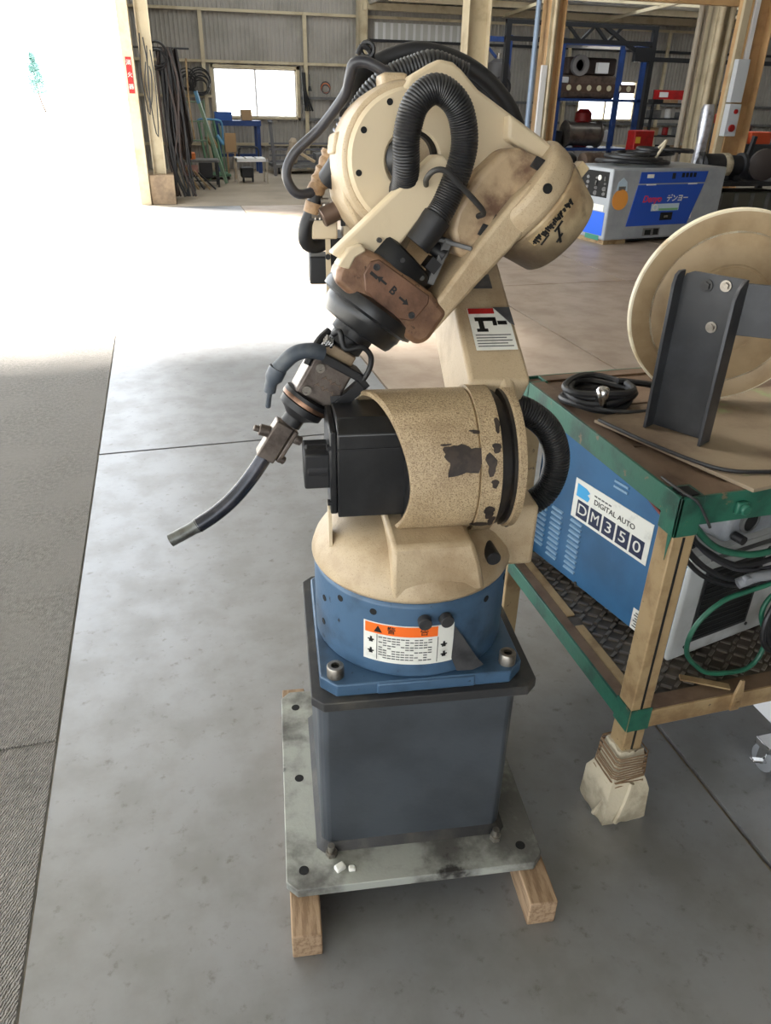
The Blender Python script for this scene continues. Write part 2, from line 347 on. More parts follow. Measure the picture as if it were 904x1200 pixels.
# roofs
def roof_sheet(b, x0, x1, y0, y1, z, pitch=.16, amp=.03):
    k = int((x1 - x0) / pitch); V = []; F = []
    for i in range(k):
        for t, a in ((0, 0), (.4, 0), (.55, 1), (.85, 1)):
            x = x0 + (x1 - x0) * (i + t) / k; V += [(x, y0, z + amp * a), (x, y1, z + amp * a)]
    V += [(x1, y0, z), (x1, y1, z)]
    for i in range(len(V) // 2 - 1): F.append((2 * i, 2 * i + 2, 2 * i + 3, 2 * i + 1))
    b.add(V, F)
rb = B(); roof_sheet(rb, -.30, 16.5, -8, 13.2, 5.2); roof_sheet(rb, -.30, 4.85, 13.2, 14.6, 5.2); roof_sheet(rb, -.30, 4.85, 17.8, 19.4, 5.2)
rb.bb((4.85, 13.15, 3.3), (16.5, 13.2, 5.2)).bb((4.83, 13.2, 3.3), (4.87, 19.3, 5.2))
ceil = struct(rb.obj('ceiling', ROOFM, smooth=0))
lr = B(); roof_sheet(lr, 4.87, 16.5, 13.2, 15.0, 3.36); roof_sheet(lr, 4.87, 16.5, 17.0, 19.4, 3.36); lr = lr.obj('lean_to_roof', ROOFM, ceil, smooth=0)
b = B(); roof_sheet(b, 4.87, 16.5, 15.0, 17.0, 3.37); b.obj('added_roof_light', SKYL, ceil, smooth=0)  # translucent strip added to brighten the right bay and back wall
b = B(); roof_sheet(b, -.30, 4.85, 14.6, 17.8, 5.21); b.obj('added_roof_light', SKYL, ceil, smooth=0)  # unseen translucent strip, added to bring light into the left bay
for y in (14.2, 15.9, 17.6): B().bb((4.9, y, 3.24), (16.4, y + .06, 3.35)).obj('purlin', CREAMST, ceil)
for x in (7.2, 9.7, 12.2): B().bar((x, 13.3, 3.22), (x + .9, 19.2, 3.22), .06, .06).obj('roof_brace', CREAMST, ceil)
cn = B().bb((-.42, -8, 4.0), (-.36, 6.5, 5.25)); roof_sheet(cn, -7, -.38, -8, 6.5, 4.0, .2); cn = struct(cn.obj('ceiling_added_shade', ROOFM, smooth=0))  # canopy and hanging strip added out of view to block the sun

def hcol(b, x, y, sx, sy, z0, z1, t=.014, rot=0):
    c, s = math.cos(rot), math.sin(rot)
    for (dx, dy, wx, wy) in ((-(sx - t) / 2, 0, t, sy), ((sx - t) / 2, 0, t, sy), (0, 0, sx, t)):
        b.box((x + dx * c - dy * s, y + dx * s + dy * c, (z0 + z1) / 2), (wx, wy, z1 - z0), Matrix.Rotation(rot, 3, 'Z'))
    return b
# door side column group at the far end of the opening
dp = tag(B().bb((-.33, 12.82, 0), (-.18, 12.92, 5.2)).bb((-.20, 12.90, 0), (-.17, 13.05, 5.2)).obj('door_post', CREAMST), 'slim cream door post at the edge of the bright opening', 'post')
sg = B().bb((-.295, 12.812, 1.50), (-.215, 12.822, 1.95)).obj('fire_sign', RED, dp, label='red sign with white lettering')
for k, ch in enumerate('消火器'):
    text(ch, 'sign_lettering', frame((-.255, 12.811, 1.88 - k * .15), (1, 0, 0), (0, 0, 1)), .072, WHITE, sg)
cl = tag(hcol(B(), .0, 13.08, .19, .2, .42, 5.2).obj('steel_column', CREAMST), 'cream steel column on the concrete footing hung with cables', 'column')
tag(B().bb((-.17, 12.86, 0), (.20, 13.3, .42)).obj('concrete_footing', mat('footing_concrete', (.58, .50, .40), .8, 0, (.45, .38, .31), 5, .4, .7, .3, 40), bev=.01), 'stained concrete footing block under the cream door column', 'footing')
tag(hcol(B(), 4.68, 19.05, .22, .2, 0, 3.4).obj('steel_column', CREAMST), 'cream column against the back wall where the wall panels change', 'column')
tag(hcol(B(), 5.04, 13.0, .37, .3, 0, 3.4).obj('steel_column', CREAMST), 'broad cream column rising just behind the black hose arch', 'column')
c4 = tag(hcol(B(), 6.36, 13.0, .28, .3, 0, 3.4, rot=.0).obj('steel_column', ORANGEST), 'ochre steel column with a white cable duct, left of the blue rack', 'column')
B().bb((6.225, 12.835, 0), (6.36, 12.85, 3.3)).obj('front_plate', CREAMST, c4)
B().bb((6.15, 12.80, 0), (6.24, 12.86, 2.02)).obj('cable_duct', WHITEP, c4)
B().cyl((6.30, 12.82, 0), (6.30, 12.82, 3.3), .03, n=10).obj('conduit_pipe', CREAMST, c4)
tag(B().cyl((6.03, 12.9, 0), (6.03, 12.9, 3.4), .042, n=14).obj('conduit_pipe', PIPEM), 'blue grey vertical pipe beside the white cable duct', 'pipe')
tag(B().cyl((9.06, 13, 0), (9.06, 13, 3.4), .05, n=12).cyl((9.15, 13.0, .9), (9.15, 13.0, 3.4), .022, n=8).obj('round_pole', mat('dull_pole', (.62, .58, .52), .5)), 'thin round pole standing behind the blue generator', 'pole')
c5 = tag(hcol(B(), 9.52, 13.1, .34, .3, 0, 3.4).obj('steel_column', CREAMST), 'cream and ochre column with a silver foil wrapped pipe', 'column')
B().cyl((9.36, 12.85, 0), (9.36, 12.85, 3.3), .06, n=12).obj('pipe', CREAMST, c5)
B().cyl((9.58, 12.88, 0), (9.58, 12.88, 3.3), .05, n=12).obj('pipe', CREAMST, c5)
B().lathe((9.42, 12.82, .4), (0, 0, 1), [(.10, 0), (.12, .2), (.105, .5), (.125, .8), (.12, 1.05), (.10, 1.12)], 14).obj('foil_wrap', mat('silver_foil', (.82, .83, .86), .28, .7, (.6, .61, .65), 9, .4, .7, .6, 25), c5)
c6 = tag(hcol(B(), 9.36, 12.0, .44, .34, 0, 3.4).obj('steel_column', ORANGEST), 'heavy ochre column with a grey switch box, furthest right', 'column')
B().bb((9.02, 11.74, 1.55), (9.24, 11.86, 2.15)).obj('panel_box', mat('pale_panel_grey', (.76, .78, .80), .45), c6, bev=.006)
sb = B().bb((9.02, 11.72, 1.06), (9.24, 11.86, 1.53)).obj('switch_box', mat('pale_panel_grey', (.76, .78, .80)), c6, bev=.008)
B().cyl((9.15, 11.70, 1.42), (9.15, 11.73, 1.42), .035, n=14).obj('red_button', RED, sb); B().cyl((9.13, 11.69, 1.18), (9.13, 11.73, 1.18), .055, n=16).obj('red_button', RED, sb)
B().bb((9.18, 11.82, 2.15), (9.26, 11.88, 3.4)).obj('cable_duct', WHITEP, c6)
B().bb((9.0, 11.84, 0), (9.12, 11.9, 3.4)).obj('side_plate', CREAMST, c6)
tag(B().bb((6.1, 12.60, 2.93), (16.4, 12.72, 3.12)).obj('roof_beam', ORANGEST), 'ochre horizontal beam across the column tops', 'beam')
tag(B().bb((4.7, 19.0, 3.2), (16.4, 19.15, 3.34)).obj('eaves_beam', CREAMST), 'cream beam under the low roof along the back wall', 'beam')
pw = tag(B().bb((5.02, WY - .06, 2.66), (7.15, WY - .04, 3.0)).obj('pale_wall_panel', WALLP), 'pale louvred wall panel high on the back wall', 'panel')
for k in range(12): B().bb((5.04 + k * .178, WY - .075, 2.67), (5.10 + k * .178, WY - .06, 2.99)).obj('slat', WHITEP, pw)

# ================================================================== WELDING ROBOT (root at the base axis, parts in its own space)
rob = thing('welding_robot', 'cream jointed welding robot with blue base on a slate grey pedestal', 'robot', (0.40, 1.22, 0), R_(-7.3))
def chamfer_rect(x0, x1, y0, y1, c):
    return [(x0 + c, y0), (x1 - c, y0), (x1, y0 + c), (x1, y1 - c), (x1 - c, y1), (x0 + c, y1), (x0, y1 - c), (x0, y0 + c)]
def circ(cx, cy, r, a0, a1, n): return [(cx + r * math.cos(R_(a0 + (a1 - a0) * i / n)), cy + r * math.sin(R_(a0 + (a1 - a0) * i / n))) for i in range(n + 1)]
# --- base plate and pedestal
bp_ = B().pz(chamfer_rect(-.282, .262, -.306, .275, .022), .069, .092).obj('base_plate', PLATE, rob, bev=.002)
for x, y in ((-.245, -.262), (.222, -.262), (-.245, .215), (.222, .22), (-.245, -.02)):
    B().cyl((x, y, .088), (x, y, .0926), .0105, n=16).obj('bolt_hole', DARKHOLE, bp_)
for x, y in ((-.185, -.232), (.172, -.238)):
    B().cyl((x, y, .09), (x, y, .104), .0125, n=6).cyl((x, y, .1), (x, y, .121), .0075, n=12).obj('anchor_bolt', STEEL, bp_)
B().box((-.17, -.267, .096), (.022, .016, .012), Matrix.Rotation(.5, 3, 'Z')).box((-.145, -.272, .095), (.015, .012, .010)).obj('mortar_crumb', WHITE, bp_, bev=.003)
ped = B().pz(chamfer_rect(-.203, .188, -.213, .178, .014), .09, .498).obj('pedestal', SLATE, rob, bev=.006)
B().prism(chamfer_rect(-.203, .188, -.213, .178, .014), lambda x, y: (x * 1.06, y * 1.06 - .001, .0915), lambda x, y: (x * 1.0, y * 1.0, .108)).obj('weld_fillet', DIRTSLATE, ped)
B().pz(chamfer_rect(-.214, .224, -.230, .196, .022), .497, .518).obj('top_flange', DIRTSLATE, ped, bev=.002)
# --- blue base
base = B().pz(chamfer_rect(-.196, .198, -.214, .172, .03), .518, .546).bb((-.09, -.218, .520), (.098, -.20, .544)).lathe((0, -.02, 0), (0, 0, 1), [(.186, .545), (.192, .55), (.192, .708), (.186, .716)], 56).obj('robot_base', BLUE, rob, bev=.003)
for x, y in ((-.166, -.184), (.168, -.186), (-.166, .145), (.168, .145)):
    B().lathe((x, y, .546), (0, 0, 1), [(.0165, 0), (.0165, .022), (.0150, .024), (.0085, .024), (.0085, .014)], 20).obj('base_bolt', STEEL, base)
    B().cyl((x, y, .556), (x, y, .5645), .0083, n=6).obj('bolt_socket', DARKHOLE, base)
def cylpt(a, z, r=.192): # a: degrees from the camera-facing side, positive to the right
    return Vector((r * math.sin(R_(a)), -.02 - r * math.cos(R_(a)), z))
for a, z in ((-52, .690), (-30, .690), (38, .690), (-68, .66), (-70, .60), (63, .692)):
    n = (cylpt(a, z, 1.0) - cylpt(a, z, 0)).normalized(); B().cyl(cylpt(a, z) - n * .004, cylpt(a, z) + n * .0006, .0068, n=14).obj('tapped_hole', DARKHOLE, base)
for a in (-2, 9.5):
    n = (cylpt(a, .69, 1.0) - cylpt(a, .69, 0)).normalized(); q = B().cyl(cylpt(a, .683), cylpt(a, .683) + n * .016, .0125, n=18, ch=.001).obj('stop_bolt', DIRTSLATE, base)
    
def cyl_patch(a0, a1, z0, z1, r, th=.0006, n=16, skew=0.0):
    b = B(); V = []; F = []
    for i in range(n + 1):
        a = a0 + (a1 - a0) * i / n; dz = skew * (i / n)
        for rr in (r, r + th): V += [cylpt(a, z0 + dz, rr), cylpt(a, z1 + dz, rr)]
    for i in range(n):
        p, q = 4 * i, 4 * i + 4
        F += [(p + 2, q + 2, q + 3, p + 3), (p, p + 1, q + 1, q), (p + 1, p + 3, q + 3, q + 1), (p, q, q + 2, p + 2)]
    F += [(0, 2, 3, 1), (4 * n, 4 * n + 1, 4 * n + 3, 4 * n + 2)]
    return b.add(V, F)
LA0, LA1, LZ0, LZ1 = -35.5, 15.5, .580, .668
lab = cyl_patch(LA0, LA1, LZ0, LZ1, .1922).obj('warning_label', WHITE, rob, label='white warning label with an orange band')
cyl_patch(LA0 + 1, LA1 - 9.5, LZ1 - .024, LZ1 - .002, .1929).obj('label_band', ORANGE, lab)
def on_cyl(a, z, r=.1936): 
    p = cylpt(a, z, r); n = (cylpt(a, z, 1) - cylpt(a, z, 0)).normalized(); return frame(p, Vector((0, 0, 1)).cross(n), (0, 0, 1))
text('警', 'band_lettering', on_cyl(-19.5, LZ1 - .013), .017, INK, lab); text('告', 'band_lettering', on_cyl(-1.5, LZ1 - .013), .017, INK, lab)
tri = B(on_cyl(-27, LZ1 - .013)).prism([(-.008, -.007), (.008, -.007), (0, .0075)], lambda x, y: (x, y, 0), lambda x, y: (x, y, .0006)).obj('hazard_triangle', INK, lab, smooth=0)
b = B(); rg = random.Random(3)
for k in range(9):
    z = LZ1 - .031 - k * .0058
    for s_ in range(12):
        a = -25.5 + s_ * 2.5
        if rg.random() < .82: 
            b.M = on_cyl(a, z, .1929); b.bb((-.0036, -.0011, 0), (.0034, .0011, .0004))
b.M = None; b.obj('label_lines', GREYINK, lab, smooth=0, kind='stuff')
b = B()
for a, z in ((-31, LZ1 - .040), (-31, LZ1 - .066), (10, LZ1 - .045), (10.3, LZ1 - .068)):
    b = B(on_cyl(a, z, .1929)); b.bb((-.004, -.006, 0), (.0035, .001, .0004)); b.bb((-.0065, -.0015, 0), (.006, .0012, .0005)); b.bb((-.002, .001, 0), (.002, .0062, .0004)); b.obj('label_pictogram', INK, lab, smooth=0)
for a in (-27.7, 6.1): cyl_patch(a, a + .35, LZ0 + .004, LZ1 - .026, .1929, n=2).obj('label_rule', GREYINK, lab)
b = B(); pts = [cylpt(15.7, .660, .1932), cylpt(15.1, .585, .1932), cylpt(18, .556, .20), cylpt(27, .551, .208), cylpt(34, .553, .212), cylpt(30, .575, .203), cylpt(22, .625, .197)]
b.add(pts + [p + Vector((0, -.0012, .0004)) for p in pts], [tuple(range(7)), tuple(range(7, 14))] + [(i, (i + 1) % 7, 7 + (i + 1) % 7, 7 + i) for i in range(7)]); b.obj('peeled_sticker', PEEL, rob, label='grey peeling half of the warning label')
# --- swivel casting and shoulder
JY, JZ, JR = -.03, .914, .132
sw = B().lathe((0, -.02, 0), (0, 0, 1), [(.180, .716), (.196, .717), (.1965, .728), (.190, .748), (.178, .766), (.164, .784), (.148, .797), (.12, .806), (.09, .81)], 56)
rf = [(-.066, -.208, .724), (.108, -.192, .724), (.092, -.200, .79), (.080, -.186, .826), (-.064, -.190, .826), (-.066, -.203, .79)]
sw.add(rf + [(x, .05, z) for x, y, z in rf], [(0, 1, 2, 5), (5, 2, 3, 4), (6, 9, 8, 7), (6, 11, 10, 9)] + [(i, (i + 1) % 6, 6 + (i + 1) % 6, 6 + i) for i in range(6)])
sw.bb((.12, -.09, .705), (.232, .10, .835)); sw.bb((-.09, -.02, .75), (.12, .16, .84))
sw = sw.obj('swivel_casting', CREAM, rob, bev=.008)
B().cyl((.128, -.165, .772), (.125, -.115, .772), .0135, n=18, ch=.002).obj('travel_stop', BLACK2, sw)
for x, z in ((.17, .80),): B().cyl((x, -.0905, z), (x, -.089, z), .006).obj('tapped_hole', DARKHOLE, sw)
# hollow shoulder housing; its left rim is cut obliquely, reaching further on the far side
b = B(); n = 72; V = []; F = []
def rimx(t): # t measured from the camera side (-y) upwards
    c = .5 - .5 * math.cos(t); return -.030 - .085 * c ** .8
for i in range(n):
    t = 2 * math.pi * i / n; cy, sz = -math.cos(t), math.sin(t); xr = rimx(t)
    prof = [(xr + .004, JR - .013), (xr, JR - .010), (xr, JR - .003), (xr + .004, JR), (.088, JR), (.092, JR - .004), (.092, JR + .004), (.128, JR + .004), (.13, JR - .01), (.13, .05), (.06, .05), (.06, JR - .013)]
    V += [(x, JY + cy * r, JZ + sz * r) for x, r in prof]
m_ = 12
for i in range(n):
    j = (i + 1) % n
    for k in range(m_): q = (k + 1) % m_; F.append((i * m_ + k, i * m_ + q, j * m_ + q, j * m_ + k))
sh = b.add(V, F).obj('shoulder_housing', CREAM_GRIME, rob)
# bare patch where the paint has flaked off (worn outline, follows the cylinder)
def sh_pt(x, t, r): return (x, JY - math.cos(t) * r, JZ + math.sin(t) * r)
b = B(); out = []; rg = random.Random(11)
for i in range(34):
    a = 2 * math.pi * i / 34; q = 1 + .16 * math.sin(3 * a + 1) + .10 * math.sin(5 * a) + rg.uniform(-.10, .10); out.append((.062 + .032 * max(-1, min(1, 1.25 * math.cos(a))) * q, .42 + .19 * max(-1, min(1, 1.2 * math.sin(a))) * q))
V = [sh_pt(x, t, JR + .0005) for x, t in out] + [sh_pt(.062, .42, JR + .0011)]
b.add(V, [(i, (i + 1) % 34, 34) for i in range(34)]).obj('flaked_patch', mat('bare_primer', (.24, .20, .175), .5, .1, (.17, .145, .13), 60, .4, .65), sh)
b = B()
for x, t, s1, s2 in ((.118, .55, .010, .05), (.108, .35, .011, .12), (.115, .1, .008, .05), (.112, -.35, .012, .10), (.12, -.55, .008, .10), (.10, -.62, .02, .05), (.123, .85, .006, .09), (.03, .62, .008, .02), (.085, .78, .012, .025)):
    o2 = []
    for i in range(14):
        a = 2 * math.pi * i / 14; q = 1 + .28 * math.sin(2 * a + 40 * x) + .16 * math.sin(3 * a + t) + rg.uniform(-.10, .10); o2.append((min(.1295, x + s1 * math.cos(a) * q), t + s2 * math.sin(a) * q))
    V = [sh_pt(xx, tt, JR + (.0049 if x > .092 else .0006)) for xx, tt in o2] + [sh_pt(min(x, .129), t, JR + .0052 if x > .092 else JR + .001)]
    B().add(V, [(i, (i + 1) % 14, 14) for i in range(14)]).obj('flaked_edge', MATS['bare_primer'], sh)
# black shoulder motor inside the housing
mt = B().lathe((-.032, JY, JZ), (1, 0, 0), [(.116, 0), (.118, .003), (.118, .05)], 40).px([(-.105, .842), (.05, .842), (.05, 1.008), (-.075, 1.022), (-.105, 1.002)], -.150, .08).bb((-.163, -.098, .846), (-.150, .045, 1.006)).obj('shoulder_motor', BLACK, rob, bev=.003)
B().bb((-.150, -.1065, .972), (.05, -.104, .976)).obj('cover_seam', BLACK2, mt)
B().lathe((-.207, -.035, .918), (1, 0, 0), [(.030, 0), (.036, .004), (.036, .045), (.03, .05)], 24).bb((-.207, -.070, .884), (-.16, .0, .952)).obj('motor_connector', BLACK2, mt, bev=.004)
for y, z in ((-.093, .975), (-.093, .868), (.03, .99)): B().cyl((-.168, y, z), (-.160, y, z), .0065, n=6).obj('motor_screw', BLACK2, mt)
B().bb((-.166, -.085, .77), (-.160, -.05, .850)).obj('motor_bracket', CREAM_CLEAN, mt)
# joint ring and lower arm
jr = B().lathe((.128, JY, JZ), (1, 0, 0), [(.120, 0), (.126, .004), (.126, .014), (.118, .016), (.118, .022), (.128, .024), (.128, .034), (.11, .036)], 56).obj('joint_ring', mat('oily_black_ring', (.13, .12, .115), .4, .2, (.22, .19, .16), 18, .45, .7), rob)
EJ = Vector((0, .42, 1.175)); ang = math.degrees(math.atan2(EJ.z - JZ, EJ.y - JY))
def arm_outline(r0, r1): return circ(JY, JZ, r0, ang + 98, ang + 262, 22) + circ(EJ.y, EJ.z, r1, ang - 85, ang + 85, 14)
def arm_side(y, z): t = min(1, max(0, ((y - JY) * .865 + (z - JZ) * .502) / .52)); return t
la = B().prism(arm_outline(.110, .098), lambda y, z: (.158, y, z), lambda y, z: (.176 + .046 * arm_side(y, z), y, z))
la.prism([(y, z) for y, z in [(-.005, 1.052), (.37, 1.262), (.47, 1.10), (.20, .96), (.03, .90)]], lambda y, z: (.098 + .012 * arm_side(y, z), y, z), lambda y, z: (.218 if z > 1.0 else .176, y, z))
la = la.obj('lower_arm', CREAM, rob, bev=.012, seg=3)
B().lathe((.158, JY, JZ), (1, 0, 0), [(.128, 0), (.132, .003), (.132, .015), (.12, .019)], 56).obj('arm_hub', CREAM_GRIME, la)
b = B()
for a in range(-150, 40, 27):
    t = R_(a); B().cyl((.174, JY + .105 * math.cos(t), JZ + .105 * math.sin(t)), (.182, JY + .105 * math.cos(t), JZ + .105 * math.sin(t)), .007, n=8).obj('hub_bolt', DIRTSLATE, la)

# label on the arm's upper face
AU = Vector((0, .865, .502)).normalized(); AU = Vector((0, .375, .210)).normalized(); AN = Vector((0, -AU.z, AU.y))
am = frame(Vector((.166, .108, 1.1155)) + AN * .0045, (1, 0, 0), AU)
al = B(am).bb((-.040, -.055, 0), (.040, .055, .0006)).obj('arm_label', WHITE, rob, smooth=0, label='white safety label with a red heading on the lower arm')
B(am).bb((-.039, .040, .0006), (.012, .054, .0012)).obj('label_band', RED, al, smooth=0)
b = B(am)
b.bb((-.03, -.008, .0006), (-.008, .0, .0011)); b.bb((-.024, .0, .0006), (-.014, .022, .0011)); b.bb((-.03, .02, .0006), (.012, .03, .0011)); b.bb((.004, .008, .0006), (.012, .026, .0011)); b.bb((.014, .010, .0006), (.032, .020, .0011))
b.obj('label_pictogram', INK, al, smooth=0)
b = B(am)
for k in range(5): b.bb((-.035, -.018 - k * .0072, .0006), (.034 - .01 * (k % 2), -.0155 - k * .0072, .001))
b.obj('label_lines', GREYINK, al, smooth=0, kind='stuff')
B(am).add([(.012, .056, .001), (.045, .056, .001), (.045, .005, .003), (.036, .012, .004), (.012, .056, .002), (.045, .056, .002), (.045, .005, .004), (.036, .012, .005)], [(0, 1, 2, 3), (4, 5, 6, 7), (0, 1, 5, 4), (1, 2, 6, 5), (2, 3, 7, 6), (3, 0, 4, 7)]).obj('label_torn_corner', PEEL, al, smooth=0)
am2 = frame(Vector((.158, .222, 1.1795)) + AN * .0045, (1, 0, 0), AU)
B(am2).bb((-.03, -.02, 0), (.03, .02, .001)).obj('upper_sticker', PEEL, rob, smooth=0)
# right-hand conduit at the shoulder
cp = [(.175, .02, .995), (.205, .02, .990), (.237, .02, .974), (.270, .02, .945), (.291, .02, .905), (.298, .02, .866), (.292, .02, .825), (.275, .02, .796), (.242, .02, .775), (.205, .02, .768), (.17, .02, .766)]
b = B(); corrugated(b, cp, .0265, .0056, .002, 22); b.obj('shoulder_conduit', RUBBER, rob)
# --- elbow
ej = B().bb((-.122, .36, 1.120), (.10, .48, 1.245)).obj('elbow_motor', BLACK, rob, bev=.003)
B().bb((-.165, .385, 1.146), (-.122, .45, 1.204)).obj('motor_connector', BLACK2, ej, bev=.004)
B().bb((-.132, .352, 1.118), (-.122, .36, 1.250)).obj('motor_flange', CREAM_CLEAN, ej)
for z in (1.135, 1.21): B().cyl((-.128, .345, z), (-.128, .352, z), .006, n=6).obj('motor_screw', BLACK2, ej)
FU = Vector((.765339, .011126, -.643519)); FV = Vector((-.638662, -.110677, -.761486)); FN = Vector((.079695, -.993794, .077601)); FO = Vector((.019, .155, 1.413))
FM = Matrix(((FU.x, FV.x, FN.x, FO.x), (FU.y, FV.y, FN.y, FO.y), (FU.z, FV.z, FN.z, FO.z), (0, 0, 0, 1)))
def fb(): return B(FM)
def fw(a, b, c): return FM @ Vector((a, b, c))
def prismc(b, pts, c0, c1): return b.prism(pts, lambda a, bb: (a, bb, c0), lambda a, bb: (a, bb, c1))
DC = (-.004, .012) # disc centre in (a, b)
eh = fb().lathe((DC[0], DC[1], -.34), (0, 0, 1), [(.09, 0), (.10, .02), (.118, .16), (.126, .22), (.1275, .30), (.122, .335)], 48)
eh.M = None
eh.px([(.24, 1.46), (.47, 1.30), (.53, 1.18), (.46, 1.08), (.36, 1.10), (.20, 1.29), (.16, 1.40)], .0, .105)
eh.M = FM; eh.box((-.096, -.064, -.09), (.046, .040, .10), Matrix.Rotation(R_(-40), 3, 'Z'))
prismc(eh, [(-.085, .105), (-.050, .136), (-.012, .152), (.040, .160), (.10, .15), (.08, .05), (-.05, .05)], -.20, -.035)
prismc(eh, [(-.130, .060), (-.112, .090), (-.08, .06), (-.105, .03)], -.12, -.05)
eh = eh.obj('elbow_housing', CREAM, rob, bev=.006)
rd = fb(); n = 56
prof = [(.048, -.06), (.048, .002), (.052, .006), (.108, .006), (.114, .0), (.114, -.02), (.10, -.03), (.06, -.06)]
V = []; F = []
for i in range(n):
    t = 2 * math.pi * i / n; V += [(DC[0] + r * math.cos(t), DC[1] + r * math.sin(t), h) for r, h in prof]
for i in range(n):
    j = (i + 1) % n
    for k in range(8): q = (k + 1) % 8; F.append((i * 8 + k, i * 8 + q, j * 8 + q, j * 8 + k))
rd = rd.add(V, F).obj('roll_disc', CREAM_CLEAN, rob)
for a in (128, 168, 205, 240): B(FM).cyl((DC[0] + .098 * math.cos(R_(a)), DC[1] + .098 * math.sin(R_(a)), .004), (DC[0] + .098 * math.cos(R_(a)), DC[1] + .098 * math.sin(R_(a)), .0068), .0055, n=12).obj('screw_hole', DARKHOLE, rd)
for a, b_ in ((-.094, .062), (-.062, .096)): pass
B(FM).lathe((DC[0] - .004, DC[1] - .004, -.03), (0, 0, 1), [(.02, 0), (.046, .0), (.046, .030), (.036, .036), (.034, .02), (.01, .02)], 36).obj('cable_bore', BLACK, rd)
# forearm casting: apex plate to the right of the disc
fc = fb(); prismc(fc, [(-.088, -.035), (-.090, -.085), (-.070, -.134), (-.048, -.147), (-.03, -.149), (.013, -.147), (.087, -.160), (.165, -.174), (.175, -.18), (.175, .02), (.11, .05), (.05, -.03), (-.02, -.06)], -.055, .004)
fc.M = FM; prismc(fc, [(.075, -.150), (.176, -.168), (.176, -.138), (.10, -.12)], -.02, .03)
fc = fc.obj('forearm_casting', CREAM_CLEAN, rob, bev=.007, seg=3)
fk = fb(); prismc(fk, [(.100, -.100), (.118, -.118), (.176, -.140), (.178, .03), (.172, .075), (.150, .085), (.112, .06), (.096, .03), (.090, -.04)], -.05, .058)
fk = fk.obj('drive_block', STAIN, rob, bev=.014, seg=4)
prismc(fb(), [(.150, -.128), (.168, -.134), (.168, -.112), (.152, -.108)], .058, .0605).obj('black_plug', BLACK2, fk, bev=.003)
prismc(fb(), [(.150, .014), (.172, .004), (.174, .028), (.154, .034)], .058, .0605).obj('black_plug', BLACK2, fk, bev=.003)
prismc(fb(), [(.158, -.012), (.172, -.02), (.172, -.004), (.160, .0)], .058, .0605).obj('black_plug', BLACK2, fk, bev=.002)
# hub and motor cover on axis u
HC = (-.078, .0)
hb = fb().lathe((.168, HC[0], HC[1]), (1, 0, 0), [(.098, 0), (.104, .004), (.106, .025), (.104, .047), (.098, .051)], 56, (0, 0, 1))
pts = [(.168, -.09), (.214, -.06), (.2135, .013), (.206, .095), (.198, .231), (.188, .245), (.166, .246), (.164, .152), (.160, .05), (.160, -.05)]
prismc(hb, pts, -.03, .085)
hb = hb.obj('forearm_bar', CREAM, rob, bev=.008, seg=3)
B(FM).cyl((.187, -.092, .09), (.187, -.092, .1068), .0085, n=16).obj('bar_hole', DARKHOLE, hb)
mc = fb().lathe((.2190, HC[0], HC[1]), (1, 0, 0), [(.099, 0), (.1015, .003), (.1000, .012), (.0845, .076), (.079, .081), (.02, .083)], 56, (0, 0, 1)).box((.243, HC[0] - .1, .015), (.020, .022, .03)).obj('motor_cover', mat('sooty_cream_cover', (.82, .74, .59), .45, 0, (.62, .52, .395), 8, .38, .66, .2, 110, (.30, .235, .18), 9, .54, .72), rob, bev=.003)
def soot_stain(m, z0, z1):
    # welding soot baked onto the underside of the cover, with a ragged upper edge
    nt = m.node_tree; N = nt.nodes; L = nt.links; b = N['Principled BSDF']; src = b.inputs['Base Color'].links[0].from_socket
    tc = N.new('ShaderNodeTexCoord'); sp = N.new('ShaderNodeSeparateXYZ'); L.new(tc.outputs['Object'], sp.inputs[0])
    nz = N.new('ShaderNodeTexNoise'); nz.inputs['Scale'].default_value = 18; nz.inputs['Detail'].default_value = 6; L.new(tc.outputs['Object'], nz.inputs['Vector'])
    ad = N.new('ShaderNodeMath'); ad.operation = 'MULTIPLY_ADD'; ad.inputs[1].default_value = .10; L.new(nz.outputs['Fac'], ad.inputs[0]); L.new(sp.outputs['Z'], ad.inputs[2])
    mr = N.new('ShaderNodeMapRange'); mr.interpolation_type = 'SMOOTHSTEP'; mr.inputs['From Min'].default_value = z0 + .05; mr.inputs['From Max'].default_value = z1 + .05; mr.inputs['To Max'].default_value = .85; L.new(ad.outputs[0], mr.inputs['Value'])
    x = N.new('ShaderNodeMix'); x.data_type = 'RGBA'; L.new(mr.outputs[0], x.inputs[0]); L.new(src, x.inputs[6]); x.inputs[7].default_value = lin((.27, .215, .17)) + (1,); L.new(x.outputs[2], b.inputs['Base Color'])
soot_stain(MATS['sooty_cream_cover'], 1.345, 1.265)
def covpt(u, a, r): # a degrees: 0 faces the viewer (+n), positive towards +b
    return Vector((.2190 + u, HC[0] + r * math.sin(R_(a)), HC[1] + r * math.cos(R_(a))))
b = B(FM); rg = random.Random(5)
V = []; F = []; nn = 14
for i in range(nn + 1):
    a = -20 + 58 * i / nn
    for u in (.010, .027): V.append(covpt(u, a, .1015 + .0014 - max(0, u - .010) * .24))
for i in range(nn): F.append((2 * i, 2 * i + 2, 2 * i + 3, 2 * i + 1))
b.add(V, F).obj('name_sticker', mat('scuffed_sticker', (.70, .61, .46), .5, 0, (.55, .46, .34), 40, .4, .7), mc)
b = B(FM)
